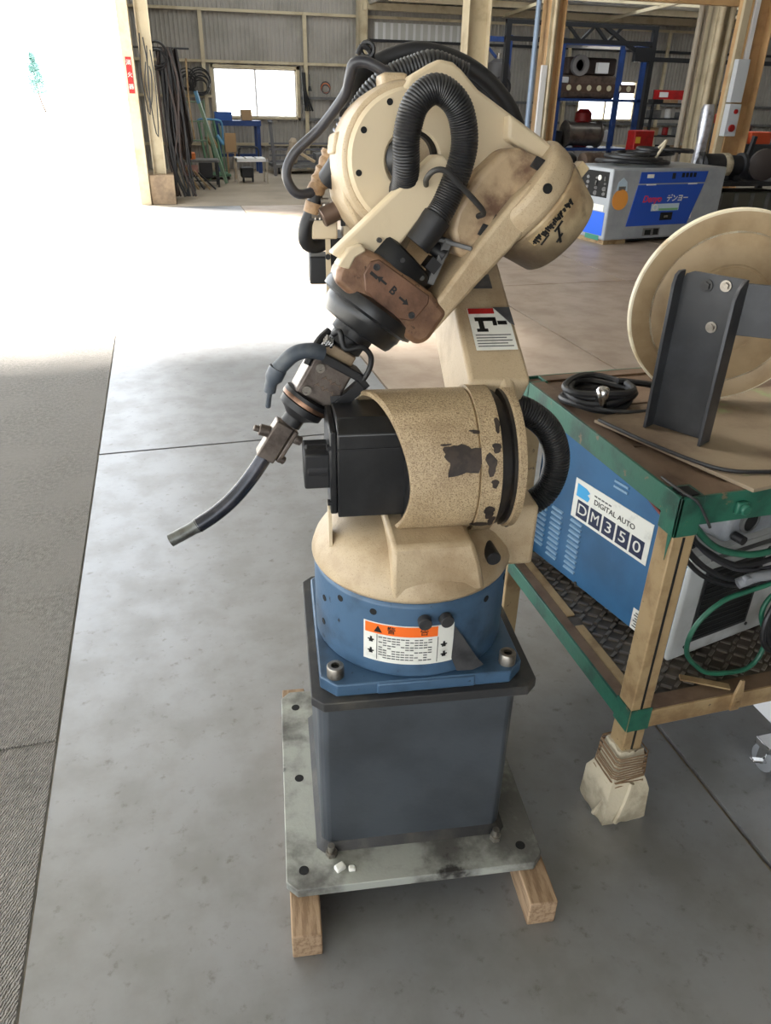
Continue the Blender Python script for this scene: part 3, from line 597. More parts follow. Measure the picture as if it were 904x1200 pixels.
for i in range(26):
    a = -18 + 2.1 * i; u = .012 + rg.random() * .004; u2 = u + .006 + rg.random() * .006; cr0 = lambda q: .1036 - max(0, q - .010) * .24
    b.bar(covpt(u, a, cr0(u)), covpt(u2, a + rg.uniform(-1.6, 1.6), cr0(u2)), .0034, .0008)
    if rg.random() < .6: b.bar(covpt(u + .005, a, cr0(u + .005)), covpt(u + .005, a + 2.4, cr0(u + .005)), .0026, .0008)
b.obj('sticker_marks', INK, mc, smooth=0, kind='stuff')
b = B(FM)
for (u1, a1, u2, a2, wd) in ((.031, 8, .058, 17, .004), (.030, 1, .033, 14, .0035), (.029, 20, .034, 33, .003), (.047, 9, .052, 20, .003)):
    b.bar(covpt(u1, a1, .1016 - (u1 - .010) * .24), covpt(u2, a2, .1016 - (u2 - .010) * .24), wd, .002)
b.obj('scuff_mark', INK, mc, smooth=0)
# inner fork tine
it = fb(); prismc(it, [(.008, -.010), (.020, -.018), (.052, -.022), (.058, -.012), (.056, .10), (.052, .21), (-.030, .225), (-.026, .20)], .022, .066)
it = it.obj('fork_tine', CREAM_CLEAN, rob, bev=.005, seg=3)
# wrist
wh = fb(); wo = [(-.010, .240), (-.012, .200), (.004, .182), (.032, .174), (.150, .163), (.196, .170), (.200, .232), (.188, .250), (.10, .262), (.0, .258)]
wh.prism(wo, lambda a, q: (.010 + a * .93, q, -.03), lambda a, q: (a, q, .088))
wh = wh.obj('wrist_housing', BROWN, rob, bev=.014, seg=4)
wc = fb(); prismc(wc, [(.026, .192), (.036, .180), (.146, .170), (.154, .182), (.152, .222), (.12, .240), (.05, .236), (.030, .216)], .086, .0905)
wc = wc.obj('wrist_cover', mat('dark_scorched_cover', (.47, .345, .27), .4, .2, (.33, .235, .18), 16, .35, .7, .2, 100), rob, bev=.003)
for a, bb in ((.040, .193), (.142, .216)): B(FM).lathe((a, bb, .0905), (0, 0, 1), [(.006, 0), (.006, .003), (.0035, .003), (.0035, .001)], 12).obj('cover_screw', DIRTSLATE, wc)
TM = lambda a, b_, c: Matrix(FM) @ frame((a, b_, c), (1, -.07, 0), (.07, 1, 0)) # text plane before the mirror fix
xdir = (fw(1, .06, 0) - fw(0, 0, 0)); ydir = -(fw(-.06, 1, 0) - fw(0, 0, 0))
text('B', 'axis_letter', frame(fw(.088, .205, .0912), xdir, ydir), .020, INK, wc, bold=.0005)
for s_ in (-1, 1):
    b = B(FM); q = .088 + s_ * .016; y0 = .205 + s_ * .001
    b.prism([(q, y0 - .002), (q + s_ * .012, y0 - .002), (q + s_ * .012, y0 - .006), (q + s_ * .022, y0), (q + s_ * .012, y0 + .006), (q + s_ * .012, y0 + .002), (q, y0 + .002)], lambda x, y: (x, y, .0905), lambda x, y: (x, y, .0912)); b.obj('axis_arrow', INK, wc, smooth=0)
for a in (.045, .128): B(FM).bb((a - .008, .203, .0905), (a + .008, .209, .091)).obj('scuff_mark', INK, wc, smooth=0) if a < .1 else None
wf = fb(); prismc(wf, [(-.014, .234), (-.016, .200), (-.004, .180), (.010, .184), (.002, .205), (.006, .226)], .045, .090)
wf.obj('wrist_side_cap', CREAM_CLEAN, rob, bev=.003)
wd = fb().lathe((.080, .138, .002), (-.07, 1, 0), [(.072, 0), (.080, .004), (.082, .010), (.082, .05)], 44, (0, 0, 1)).obj('wrist_drum', BLACK, rob)
b = fb()
for a in (.02, .07, .12): fb().cyl((a, .155, .078 - abs(a - .07) * .25), (a, .155, .0865 - abs(a - .07) * .25), .0045, n=8).obj('drum_screw', DIRTSLATE, wd)
RC = (.094, .012)
fl1 = fb().lathe((RC[0], .236, RC[1]), (.06, 1, 0), [(.082, 0), (.094, .006), (.096, .014), (.095, .026), (.085, .030), (.080, .031), (.080, .040), (.078, .044), (.074, .058), (.070, .064), (.050, .066)], 56, (0, 0, 1)).obj('wrist_flange', BLACK, rob)
# torch mount, body, gooseneck
tm = fb().lathe((.092, .30, .035), (.06, 1, 0), [(.040, 0), (.040, .016), (.034, .018), (.034, .036), (.028, .040), (.026, .085)], 28, (0, 0, 1)).obj('torch_mount', BLACK2, rob)
fb().box((.092, .357, .05), (.058, .034, .034), Matrix.Rotation(R_(-8), 3, 'Z')).obj('mount_bracket', mat('brushed_alloy', (.62, .55, .46), .35, .6, (.42, .34, .27), 20, .4, .7), tm, bev=.003)
b = fb()
for k in range(10): b.cyl((.050 + .004 * (k % 4), .338 + .004 * (k // 4), .07), (.050 + .004 * (k % 4) + .003, .345 + .004 * (k // 4), .082), .003, n=6)
b.obj('cable_strands', CHROME, tm)
tb = fb(); r2 = Matrix.Rotation(R_(-9), 3, 'Z'); tb.box((.096, .406, .045), (.080, .082, .070), r2)
tb = tb.obj('torch_body', GUNMETAL, rob, bev=.006, seg=3)
for a, bb in ((.073, .390), (.078, .437)): B(FM).lathe((a, bb, .079), (0, 0, 1), [(.0085, 0), (.0085, .006), (.0045, .006), (.0045, .002)], 14).obj('body_screw', STEEL, tb)
b = fb(); rg = random.Random(9)
for k in range(2):
    for i in range(4):
        a = .092 + i * .010 - k * .004; bb = .400 + k * .018 - i * .0012; b.bar((a, bb - .004, .0808), (a + .004 * (1 if i % 2 else -1), bb + .004, .0808), .0018, .0012); b.bar((a - .003, bb, .0808), (a + .004, bb - .001, .0808), .0018, .0012)
b.obj('cast_lettering', mat('raised_casting_edge', (.50, .43, .385), .3, .6), tb, smooth=0)
AX = (.07, 1, .0)
cr = fb().lathe((.097, .445, .048), AX, [(.030, 0), (.046, .004), (.047, .012), (.040, .015), (.040, .020), (.044, .022), (.043, .034), (.030, .042), (.020, .050), (.020, .066)], 36, (0, 0, 1)).obj('torch_collar', BLACK2, rob)
fb().lathe((.0985, .456, .048), AX, [(.0475, 0), (.0478, .002), (.0478, .006), (.0475, .008)], 36, (0, 0, 1)).obj('collar_ring', COPPERISH, cr)
tc_ = fb(); r3 = Matrix.Rotation(R_(-6), 3, 'Z'); tc_.box((.096, .553, .052), (.036, .078, .036), r3); tc_.box((.120, .548, .052), (.010, .07, .030), r3)
tc_ = tc_.obj('torch_clamp', GUNMETAL, rob, bev=.003)
for (p, q, r) in (((.080, .545, .052), (.060, .553, .052), .011), ((.062, .552, .052), (.050, .556, .052), .006), ((.122, .528, .06), (.136, .524, .06), .009), ((.122, .575, .06), (.134, .574, .06), .008)):
    fb().cyl(p, q, r, n=14, ch=.0015).obj('clamp_bolt', GUNMETAL, tc_)
S = spline([(.100, .590, .055), (.103, .64, .056), (.101, .69, .058), (.092, .735, .060), (.078, .775, .062)], 26)
nk = fb().tube(S, .0150, 18).obj('gooseneck', NECK, rob)
S2 = spline([(.0785, .773, .062), (.068, .797, .063), (.053, .829, .064)], 6)
fb().tube(S2, .0128, 18, False, lambda i: .0150 if i < 1 else .0128).obj('nozzle', NOZZLE, nk)
fb().box((.106, .366, .048), (.084, .016, .072), r2).obj('body_end_plate', BLACK2, rob, bev=.002)
# loose torch leads
S = spline([(.058, .366, .085), (.036, .376, .092), (.018, .398, .092), (.012, .437, .088)], 18); b = fb().tube(S, .014, 12)
b.tube(spline([(.012, .435, .088), (.018, .462, .086), (.026, .478, .082)], 6), .0145, 12, False, lambda i: .0165 if i < 3 else .011); b.tube([(.026, .476, .082), (.034, .49, .07), (.046, .507, .058)], .005, 8)
b.obj('sensor_lead', CABLE, rob)
S = spline([(.055, .330, .074), (.060, .318, .085), (.084, .335, .092), (.108, .314, .092), (.132, .318, .088), (.146, .340, .084), (.150, .372, .08)], 40)
b = fb().tube(S, .0052, 10); b.bar((.152, .368, .08), (.142, .43, .075), .020, .020); b.bar((.138, .36, .08), (.164, .366, .08), .012, .012); b.bar((.144, .41, .075), (.122, .43, .07), .018, .018); b.obj('trigger_lead', BLACK2, rob, bev=.003)
S = spline([(.052, .33, .05), (.046, .35, .06), (.045, .375, .075), (.05, .40, .08)], 10); fb().tube(S, .007, 8).obj('gas_lead', BLACK2, rob)
# main corrugated conduit loop
CP = [(.014, .062, -.01), (.004, .056, .035), (-.020, .036, .07), (-.050, .006, .085), (-.067, -.035, .09), (-.055, -.073, .09), (-.013, -.079, .09), (.029, -.054, .085), (.054, -.016, .08), (.070, .036, .075), (.074, .066, .075)]
b = fb(); CP = [(a - .003 * (q < 0), q - .003 * (q < 0), c) for a, q, c in CP]; corrugated(b, CP, .0230, .0043, .0013, 24); mcd = b.obj('wrist_conduit', RUBBER, rob)
fb().tube(spline([(.074, .062, .075), (.076, .085, .074), (.077, .118, .072)], 8), .028, 24, False, lambda i: (.0255, .026, .0255, .025, .025, .0245, .0245, .024)[i]).obj('conduit_sleeve', BLACK2, mcd)
S = spline([(.134, .012, .062), (.128, .004, .085), (.058, .006, .112), (.026, .008, .118), (.012, .020, .116), (.014, .034, .10), (.026, .036, .07)], 40)
fb().tube(S, .0048, 10).obj('conduit_clip', DIRTSLATE, rob)
b = fb(); prismc(b, [(.112, .075), (.128, .07), (.150, .15), (.138, .155)], .02, .06); b.bar((.10, .088, .05), (.16, .06, .07), .008, .008); b.obj('clip_bracket', MIDGREY, rob, bev=.002)
b = fb(); b.cyl((.11, .10, .04), (.135, .098, .055), .012, n=12); b.box((.125, .125, .05), (.022, .022, .03)); b.obj('cable_gland', BLACK2, rob)
# --- cables and fittings behind the elbow
S = spline([(-.085, .34, 1.47), (-.06, .43, 1.53), (-.011, .45, 1.563), (.066, .45, 1.584), (.154, .45, 1.567), (.229, .45, 1.523), (.280, .45, 1.46), (.30, .44, 1.38), (.27, .42, 1.28), (.20, .41, 1.20)], 60)
B().tube(S, .017, 16).obj('arched_hose', BLACK2, rob)
S = spline([(-.05, .46, 1.52), (.0, .47, 1.552), (.07, .47, 1.571), (.15, .47, 1.552), (.22, .47, 1.508), (.265, .46, 1.44), (.28, .45, 1.34), (.22, .43, 1.22)], 50); B().tube(S, .014, 14).obj('arched_hose', BLACK2, rob)
b = B(); corrugated(b, [(.12, .27, 1.535), (.065, .27, 1.553), (.027, .27, 1.545), (-.012, .27, 1.530), (-.045, .27, 1.506), (-.069, .275, 1.474), (-.082, .28, 1.445)], .026, .0062, .0022, 20); rc = b.obj('rear_conduit', RUBBER, rob)
b = B().tube(spline([(-.080, .28, 1.45), (-.092, .285, 1.42), (-.108, .30, 1.385), (-.124, .32, 1.36)], 12), .024, 16); b.obj('conduit_tail', BLACK2, rc)
b = B().tube(spline([(-.112, .35, 1.405), (-.124, .35, 1.38), (-.146, .35, 1.345), (-.152, .35, 1.33)], 14), .02, 14, False, lambda i: .024 + .002 * math.sin(i * 2.3) - .0006 * i); b.tube(spline([(-.152, .35, 1.315), (-.158, .35, 1.295)], 5), .019, 12); b.obj('tape_wrap', TAPE, rob)
S = spline([(-.148, .35, 1.34), (-.158, .35, 1.30), (-.172, .35, 1.268), (-.172, .355, 1.238), (-.150, .37, 1.228), (-.12, .38, 1.24)], 24); B().tube(S, .0145, 12).obj('power_hose', BLACK2, rob)
S = spline([(.03, .225, 1.495), (-.001, .24, 1.524), (-.039, .24, 1.546), (-.066, .245, 1.556), (-.084, .25, 1.552), (-.090, .26, 1.53), (-.098, .28, 1.503), (-.140, .32, 1.449), (-.190, .33, 1.405), (-.207, .33, 1.367), (-.190, .33, 1.335), (-.160, .34, 1.335), (-.125, .36, 1.35), (-.09, .38, 1.36)], 80)
B().tube(S, .0095, 12).obj('grey_loop_hose', HOSE, rob)
S = spline([(-.03, .34, 1.54), (-.045, .33, 1.575), (-.06, .33, 1.583), (-.068, .33, 1.57)], 12); B().tube(S, .005, 8).ring((-.05, .33, 1.578), (.3, 1, 0), .012, .004, 14, 6).obj('lifting_clip', BLACK2, rob)
b = B()
for k in range(3): b.ring((-.082 - .006 * k, .278, 1.452 - .009 * k), (-.5, .1, -.8), .0275, .003, 18, 6)
b.obj('clear_tie', mat('clear_grey_tie', (.55, .56, .60), .25), rob)
tbx = B().bb((-.160, .34, 1.246), (-.108, .44, 1.284)).obj('terminal_box', CREAM_CLEAN, rob, bev=.003)
b = B().bb((-.095, .35, 1.245), (-.062, .43, 1.280)).bb((-.085, .36, 1.225), (-.065, .42, 1.25)); b.obj('terminal_block', CREAM_CLEAN, rob, bev=.004)
B().cyl((-.140, .33, 1.288), (-.085, .34, 1.314), .019, n=18, ch=.002).obj('valve_body', mat('dull_bronze', (.42, .35, .31), .4, .5), rob)
b = B()
for x, z in ((-.152, 1.292), (-.143, 1.305), (-.133, 1.318)): b.cyl((x, .34, 1.284), (x, .34, z), .006, n=8).cyl((x - .008, .34, z), (x + .008, .34, z), .007, n=8)
b.obj('gas_fittings', STEEL, rob)
b = B().bb((-.165, .335, 1.283), (-.06, .345, 1.287)).bb((-.10, .35, 1.27), (-.05, .36, 1.30)); b.obj('fitting_bracket', DIRTSLATE, rob)
B().bb((-.085, .36, 1.285), (-.05, .44, 1.34)).obj('valve_coil', BLACK2, rob, bev=.004)

# timber skids under the base plate
for (x, y, a, lb) in ((.107, .867, 7.0, 'pale square timber under the left edge of the base plate'), (.588, .810, 7.0, 'brown square timber under the right edge of the base plate')):
    t = B().bb((-.030, 0, 0), (.030, .70, .0685)).obj('timber_skid', WOOD, None, bev=.003, loc=(x, y, 0)); t.rotation_euler = (0, 0, R_(-a)); tag(t, lb, 'timber', 'timbers under the robot')

# ================================================================== WORK TABLE on the right
tbl = thing('work_table', 'green steel work table with tan legs and a cloth wrapped foot', 'table', (.86, 1.015, 0))
TX, TY, TH = .92, .705, .866
def tb_(): return B()
def legb(x, y): return B().bb((x, y, .02), (x + .05, y + .05, TH - .075))
for n, (x, y) in enumerate(((0, 0), (0, TY - .05), (TX - .05, 0), (TX - .05, TY - .05))):
    lg = legb(x, y).obj('leg', TAN, tbl, bev=.003)
    B().bb((x - .001, y - .001, TH - .085), (x + .051, y + .006, TH)).bb((x - .001, y - .001, TH - .085), (x + .006, y + .051, TH)).bb((x + .044, y, TH - .08), (x + .051, y + .05, TH)).bb((x, y + .044, TH - .08), (x + .051, y + .051, TH)).obj('leg_socket', GREEN, lg, bev=.0015)
    if n == 0:
        B().bb((x + .008, y + .008, TH - .002), (x + .042, y + .042, TH + .0012)).obj('open_top', DARKHOLE, lg)
        B().prism([(.004, .0), (.016, .0), (.013, -.03), (.010, -.055), (.008, -.03)], lambda a, z: (x - .0012, y + a, TH - .085 + z), lambda a, z: (x + .001, y + a, TH - .085 + z)).obj('paint_run', GREEN, lg)
        B().bb((x + .022, y - .0015, .15), (x + .027, y, TH - .087)).obj('weld_seam', DARKHOLE, lg)
        ft = B(); V = []; F = []; rg = random.Random(21)
        prof = [(0.0, .050), (.012, .056), (.05, .056), (.10, .053), (.125, .046), (.15, .037), (.20, .033), (.215, .030)]
        k = 24
        for z, r in prof:
            for i in range(k):
                t = 2 * math.pi * i / k; c, s = math.cos(t), math.sin(t); sq = 1 / max(abs(c), abs(s)) ** .92
                q = r * sq * (1 + rg.uniform(-.045, .045)); V.append((x + .025 + c * q, y + .025 + s * q, z + rg.uniform(-.004, .004) * (z > 0)))
        for j in range(len(prof) - 1):
            for i in range(k): F.append((j * k + i, j * k + (i + 1) % k, (j + 1) * k + (i + 1) % k, (j + 1) * k + i))
        F.append(tuple(range(k))[::-1]); F.append(tuple(range((len(prof) - 1) * k, len(prof) * k)))
        foot = ft.add(V, F).obj('foot_wrap', CLOTH, tbl, smooth=60, label='pale cloth bound around the near foot')
        b = B()
        for j in range(12):
            z = .125 + j * .0075; r = .0385 - j * .0003; tl = rg.uniform(-.006, .006)
            b.tube([(x + .025 + r * 1.16 * max(-1, min(1, 1.35 * math.cos(2 * math.pi * i / 20))), y + .025 + r * 1.16 * max(-1, min(1, 1.35 * math.sin(2 * math.pi * i / 20))), z + tl * math.cos(2 * math.pi * i / 20)) for i in range(20)], .0016, 5, True)
        b.obj('binding_string', mat('brown_string', (.50, .40, .30), .8), foot, kind='stuff')
        # folds in the rag
        for i in range(2):
            a = (3.5, 4.3)[i]; b = B().tube([(x + .025 + math.cos(a + .12 * q) * (.066 - .004 * q), y + .025 + math.sin(a + .12 * q) * (.066 - .004 * q), .02 + q * .028) for q in range(5)], .006, 6); b.obj('cloth_fold', CLOTH, foot)
def lrail(b, a, c, side, h=.052, wd=.04, t=.005, z=TH):
    pass
for nm, vert, flat in (('left_rail', ((-.001, .05, TH - .052), (.005, TY - .05, TH)), ((.005, .05, TH - .005), (.042, TY - .05, TH))),
                       ('back_rail', ((.05, TY - .005, TH - .052), (TX - .05, TY + .001, TH)), ((.05, TY - .042, TH - .005), (TX - .05, TY - .005, TH))),
                       ('front_rail', ((.05, -.001, TH - .062), (TX - .05, .005, TH)), ((.05, .005, TH - .005), (TX - .05, .042, TH))),
                       ('right_rail', ((TX - .005, .05, TH - .052), (TX + .001, TY - .05, TH)), ((TX - .042, .05, TH - .005), (TX - .005, TY - .05, TH)))):
    r = B().bb(*vert).obj(nm, GREEN, tbl, bev=.001); B().bb(*flat).obj('rail_flange', RUST if nm != 'right_rail' else GREEN, r, bev=.001)
B().bb((.006, .006, TH - .018), (TX - .006, .24, TH - .006)).obj('table_board', RUST, tbl, bev=.002)
B().bb((.006, .246, TH - .018), (TX - .006, .47, TH - .006)).obj('table_board', RUST, tbl, bev=.002)
B().bb((.006, .476, TH - .018), (TX - .006, TY - .006, TH - .006)).obj('table_board', RUST, tbl, bev=.002)
B().bb((.12, -.012, TH - .045), (.145, -.001, TH - .02)).cyl((.135, -.02, TH - .033), (.135, .0, TH - .033), .011, n=12).obj('rail_nub', GREEN, tbl, bev=.003)
# lower shelf
LZ = .328
lr_ = B().bb((-.001, .05, LZ - .045), (.005, TY - .05, LZ)).obj('lower_left_rail', GREEN, tbl, bev=.001)
B().bb((.005, .05, LZ - .005), (.032, TY - .05, LZ)).obj('rail_flange', RUST, lr_)
B().bb((.034, .36, LZ - .006), (.056, .64, LZ + .001)).obj('flat_strip', TAN, lr_); B().bb((.034, .06, LZ - .006), (.056, .315, LZ + .001)).obj('flat_strip', TAN, lr_)
B().bb((.0, TY - .005, LZ - .045), (TX, TY, LZ)).obj('lower_back_rail', GREEN, tbl)
fr_ = B().bb((.05, -.001, LZ - .048), (TX - .05, .004, LZ)).obj('lower_front_rail', TAN, tbl, bev=.001)
B().bb((.05, .004, LZ - .006), (TX - .05, .045, LZ)).obj('rail_flange', RUST, fr_)
B().bb((.0, -.003, LZ - .05), (.052, -.001, LZ + .012)).bb((-.003, .0, LZ - .05), (-.001, .052, LZ + .012)).obj('leg_patch', GREEN, fr_)
B().py([(.262, .285), (.285, .285), (.287, .325), (.278, .372), (.270, .372), (.262, .33)], -.009, -.002).cyl((.275, -.012, .303), (.275, -.001, .303), .009, n=12).obj('hinge_tab', TAN, fr_, bev=.001)
sp = B().bb((.033, .046, LZ - .012), (TX - .04, TY - .03, LZ - .004)).obj('tread_plate', TREAD, tbl)
b = B()
for i in range(26):
    for j in range(24):
        x, y = .072 + i * .030, .062 + j * .026
        if x > TX - .06 or y > TY - .05: continue
        a = .6 if (i + j) % 2 else -.75; b.box((x, y, LZ - .002), (.024, .0075, .005), Matrix.Rotation(a, 3, 'Z'))
b.obj('tread_lugs', mat('worn_lug_steel', (.43, .40, .37), .4, .4), sp, smooth=0, kind='stuff')

# dusty sheet lying askew on the table, then bracket, turntable, coil
ds = B().pz([(.885, 1.385), (1.005, 1.004), (1.775, 1.10), (1.775, 1.52), (1.08, 1.452)], .8665, .8745).obj('steel_sheet', DUSTY, None, bev=.001); tag(ds, 'dusty tan steel sheet lying askew on the green table', 'sheet')
br = thing('steel_bracket', 'dark steel channel bracket standing on the dusty sheet', 'bracket', (1.03, 1.275, .875))
wd_ = Vector((.059, -.112, 0)).normalized(); fn = Vector((-wd_.y, wd_.x, 0)) * -1.0  # web direction, flange direction (towards the viewer)
if fn.x > 0: fn = -fn
def bw(s, t, z): return wd_ * s + fn * t + Vector((0, 0, z))
WL = .064
def bprism(pts, t0, t1): return B().prism(pts, lambda s, z: bw(s, t0, z), lambda s, z: bw(s, t1, z))
web = bprism([(-WL, 0), (WL, 0), (WL, .335), (-WL + .022, .335), (-WL + .006, .328), (-WL, .31)], -.004, .002).obj('web', BRACKET, br, bev=.001)
B().prism([(-.002, 0), (.036, 0), (.036, .31), (.03, .328), (.018, .335), (-.002, .335)], lambda t, z: bw(-WL - .004, t, z), lambda t, z: bw(-WL + .003, t, z)).obj('flange', BRACKET, br, bev=.001)
B().prism([(-.002, 0), (.042, 0), (.042, .30), (.03, .322), (.008, .335), (-.002, .335)], lambda t, z: bw(WL - .003, t, z), lambda t, z: bw(WL + .004, t, z)).obj('flange', BRACKET, br, bev=.001)
ad = Vector((.80, -.60, 0)).normalized(); an = Vector((.60, .80, 0)); a0 = bw(WL, -.004, 0)
B().prism([(0, .228), (.36, .228), (.36, .328), (.0, .328)], lambda s, z: a0 + ad * s - an * .003 + Vector((0, 0, z)), lambda s, z: a0 + ad * s + an * .004 + Vector((0, 0, z))).obj('arm_plate', BRACKET, br, bev=.001)
for s_, z, r in ((-.01, .312, .0085), (.028, .318, .0075), (.018, .235, .0075)):
    B().cyl(bw(s_, .002, z), bw(s_, .0055, z), r * 1.5, n=20).cyl(bw(s_, .005, z), bw(s_, .011, z), r, n=6).obj('bracket_bolt', STEEL if s_ > 0 else DIRTSLATE, br)
tt = thing('turntable_disc', 'big round tan turntable disc standing behind the dark bracket', 'turntable', (1.205, 1.43, 1.095))
tn = Vector((-.31, -.95, .0)).normalized()
tt_p = [(.02, -.02), (.204, -.02), (.214, -.017), (.216, -.012), (.216, -.004), (.214, .0), (.209, .0015)]
B().lathe((0, 0, 0), tn, tt_p, 96).obj('rim', TURNRIM, tt)
B().lathe((0, 0, 0), tn, [(.2100, -.01), (.2100, .0022), (.172, .0028), (.170, .0015), (.166, .0015), (.164, .003), (.100, .0038), (.098, .0022), (.094, .0022), (.092, .004), (.060, .0045), (.058, .003), (.03, .003)], 96).obj('face_plate', TURN, tt)
B().lathe((0, 0, 0), tn, [(.05, .0), (.05, .012), (.044, .016), (.03, .018), (.028, .04), (.02, .042)], 32).obj('hub', DIRTSLATE, tt)
cc = thing('cable_coil', 'coil of black cable lying on the table behind the bracket', 'cable', (.955, 1.495, .862))
b = B(); rg = random.Random(4); P = []
for i in range(5 * 24 + 1):
    t = 2 * math.pi * i / 24; k = i / 24; r = .082 - .008 * (k % 2) + .006 * math.sin(3 * t + k); P.append((r * math.cos(t) * 1.05, r * math.sin(t) * .95, .010 + .0085 * k + .003 * math.sin(2 * t + k)))
b.tube(P, .0085, 8).obj('cable', BLACK2, cc)
B().tube(spline([(.06, .02, .05), (.12, .0, .045), (.2, -.01, .03), (.3, .0, .02)], 20), .008, 8).obj('cable_tail', BLACK2, cc)
B().tube(spline([(-.08, -.02, .03), (-.02, -.085, .02), (.10, -.09, .012), (.2, -.06, .012)], 20), .0045, 8).obj('thin_wire', DIRTSLATE, cc)
pc = tag(B().lathe((0, 0, 0), (0, 0, 1), [(.013, 0), (.0145, .004), (.0145, .030), (.016, .032), (.016, .05), (.012, .056), (.007, .058)], 22).obj('plug_connector', CHROME, None, loc=(.925, 1.432, .8745)), 'shiny metal plug connector standing beside the cable coil', 'connector')
tag(B().tube(spline([(.887, 1.37, .879), (.905, 1.30, .879), (.935, 1.20, .879), (.985, 1.09, .880), (1.06, 1.055, .880), (1.2, 1.045, .879), (1.5, 1.06, .879)], 60), .0042, 8).obj('edge_cable', BLACK2), 'thin black cable running along the edge of the dusty sheet', 'cable')

# welding power source on the lower shelf
ws = thing('welding_power_source', 'blue and light grey welding power source on the table shelf', 'welder', (1.04, 1.154, LZ - .0015), R_(11.5))
WW, WD, WH = .34, .545, .43
B().px([(.006, .018), (WD, .018), (WD, WH), (.15, WH), (.006, .295)], .004, WW).obj('cabinet', WBLUE, ws, bev=.006)
sp_ = B().px([(0, .016), (WD, .016), (WD, WH - .004), (.145, WH - .004), (0, .290)], 0, .005).obj('side_panel', WBLUE, ws, bev=.002)
for y in (.06, .45):
    for x in (.03, WW - .06): B().bb((x, y, 0), (x + .03, y + .04, .018)).obj('rubber_foot', BLACK2, ws)
sf = frame((-.0002, 0, 0), (0, -1, 0), (0, 0, 1)) # text plane on the side: x runs towards the front
nl = B().bb((-.0012, .118, .205), (0, .395, .318)).obj('name_label', WHITE, ws, smooth=0)
def sidetext(s, y, z, size, m, par, **k): return text(s, 'label_lettering', frame((-.0016, y, z), (0, -1, 0), (0, 0, 1)), size, m, par, **k)
for k, ch in enumerate('DM350'):
    y = .355 - k * .050
    B().bb((-.0017, y - .0215, .213), (-.0012, y + .0215, .262)).obj('letter_box', mat('navy_print', (.10, .14, .26), .45), nl, smooth=0)
    text(ch, 'label_lettering', frame((-.0021, y, .2375), (0, -1, 0), (0, 0, 1)), .042, WHITE, nl, sx=(1.25, 1.0, 1.35, 1.35, 1.35)[k], extrude=.0003)
sidetext('DIGITAL AUTO', .245, .2815, .0205, INK, nl, sx=1.05)
b = B(); 
for k in range(5): b.bb((-.0017, .31 - k * .013, .2965), (-.0012, .318 - k * .013 + .002, .3005))
b.obj('label_small_print', GREYINK, nl, smooth=0)
b = B(); b.prism([(.385, .270), (.340, .270), (.335, .283), (.345, .288), (.336, .296), (.350, .303), (.385, .306)], lambda y, z: (-.0012, y, z), lambda y, z: (-.0018, y, z)); b.obj('label_emblem', mat('cyan_print', (.25, .62, .83), .45), nl, smooth=0)
for (y, z0, n) in ((.512, .055, 9), (.447, .045, 10), (.368, .045, 10)):
    for k in range(n):
        z = z0 + k * .0165
        B().prism([(y - .022, z), (y + .022, z), (y + .022, z + .0045), (y - .022, z + .0045)], lambda yy, zz: (0, yy, zz), lambda yy, zz: (-.005, yy, zz - .002)).obj('louver', LGREY, sp_, smooth=0)
for z in (.352, .366): B().bb((-.003, .215, z), (0, .262, z + .006)).obj('louver', LGREY, sp_, smooth=0)
sl = B().bb((-.001, .082, .018), (0, .125, .078)).obj('spec_sticker', WHITE, ws, smooth=0)
b = B()
for k in range(6): b.bb((-.0015, .088, .026 + k * .008), (-.001, .119 - .004 * (k % 2), .0295 + k * .008))
b.obj('sticker_lines', GREYINK, sl, smooth=0, kind='stuff')
B().cyl((-.003, .335, .02), (.0, .335, .02), .005, n=8).obj('panel_screw', STEEL, ws)
fp = B().bb((-.004, -.008, .006), (WW + .004, .006, .272)).obj('front_panel', WGREY, ws, bev=.006, label='light grey front panel with a fan grille')
B().py([(-.004, .272), (WW + .004, .272), (WW + .004, .30), (-.004, .30)], -.006, .006).prism([(-.004, .30), (.004, .288), (.152, .428), (.148, .436)], lambda y, z: (-.004, y, z), lambda y, z: (WW + .004, y, z)).obj('control_panel', WGREY, ws, bev=.002)
B().bb((.050, -.0105, .045), (.250, -.008, .252)).obj('grille_frame', mat('charcoal_plastic', (.16, .165, .17), .5), fp, bev=.002)
B().bb((.060, -.0115, .055), (.240, -.0104, .242)).obj('fan_grille', DARKHOLE, fp)
for k in range(12): B().bb((.060, -.0128, .062 + k * .0152), (.240, -.0112, .0645 + k * .0152)).obj('grille_slat', mat('charcoal_plastic', (.16, .165, .17)), fp)
for x, z in ((.044, .26), (.256, .26), (.044, .036), (.256, .036), (.012, .285)): B().cyl((x, -.0105, z), (x, -.0078, z), .0045, n=10).obj('panel_screw', DIRTSLATE, fp)
B().bb((.06, -.008, .274), (.30, -.0065, .286)).obj('panel_print', GREYINK, fp)
fd = thing('wire_feed_unit', 'grey rounded feeder unit sitting on top of the blue welder', 'feeder', (1.035, 1.125, .700), R_(11.5))
B().py([(.0, .0), (.25, .0), (.25, .07), (.20, .082), (.03, .075), (.0, .055)], -.045, .045).obj('casing', mat('feeder_grey', (.56, .57, .59), .4, .1, (.46, .47, .49), 8, .4, .7), fd, bev=.012, seg=3)
B().lathe((.060, -.046, .045), (0, -1, 0), [(.028, 0), (.028, .006), (.022, .008), (.022, .002)], 24).obj('port_ring', MIDGREY, fd); B().cyl((.060, -.046, .045), (.060, -.0505, .045), .0225, n=24).obj('port_hole', DARKHOLE, fd)
B().cyl((.02, -.05, .02), (.02, -.075, .02), .010, n=14).obj('cable_gland', BLACK2, fd)
def hose(name, P, r, m, label, cat='hose', n=40, group=None): return tag(B().tube(spline(P, n), r, 10).obj(name, m), label, cat, group)
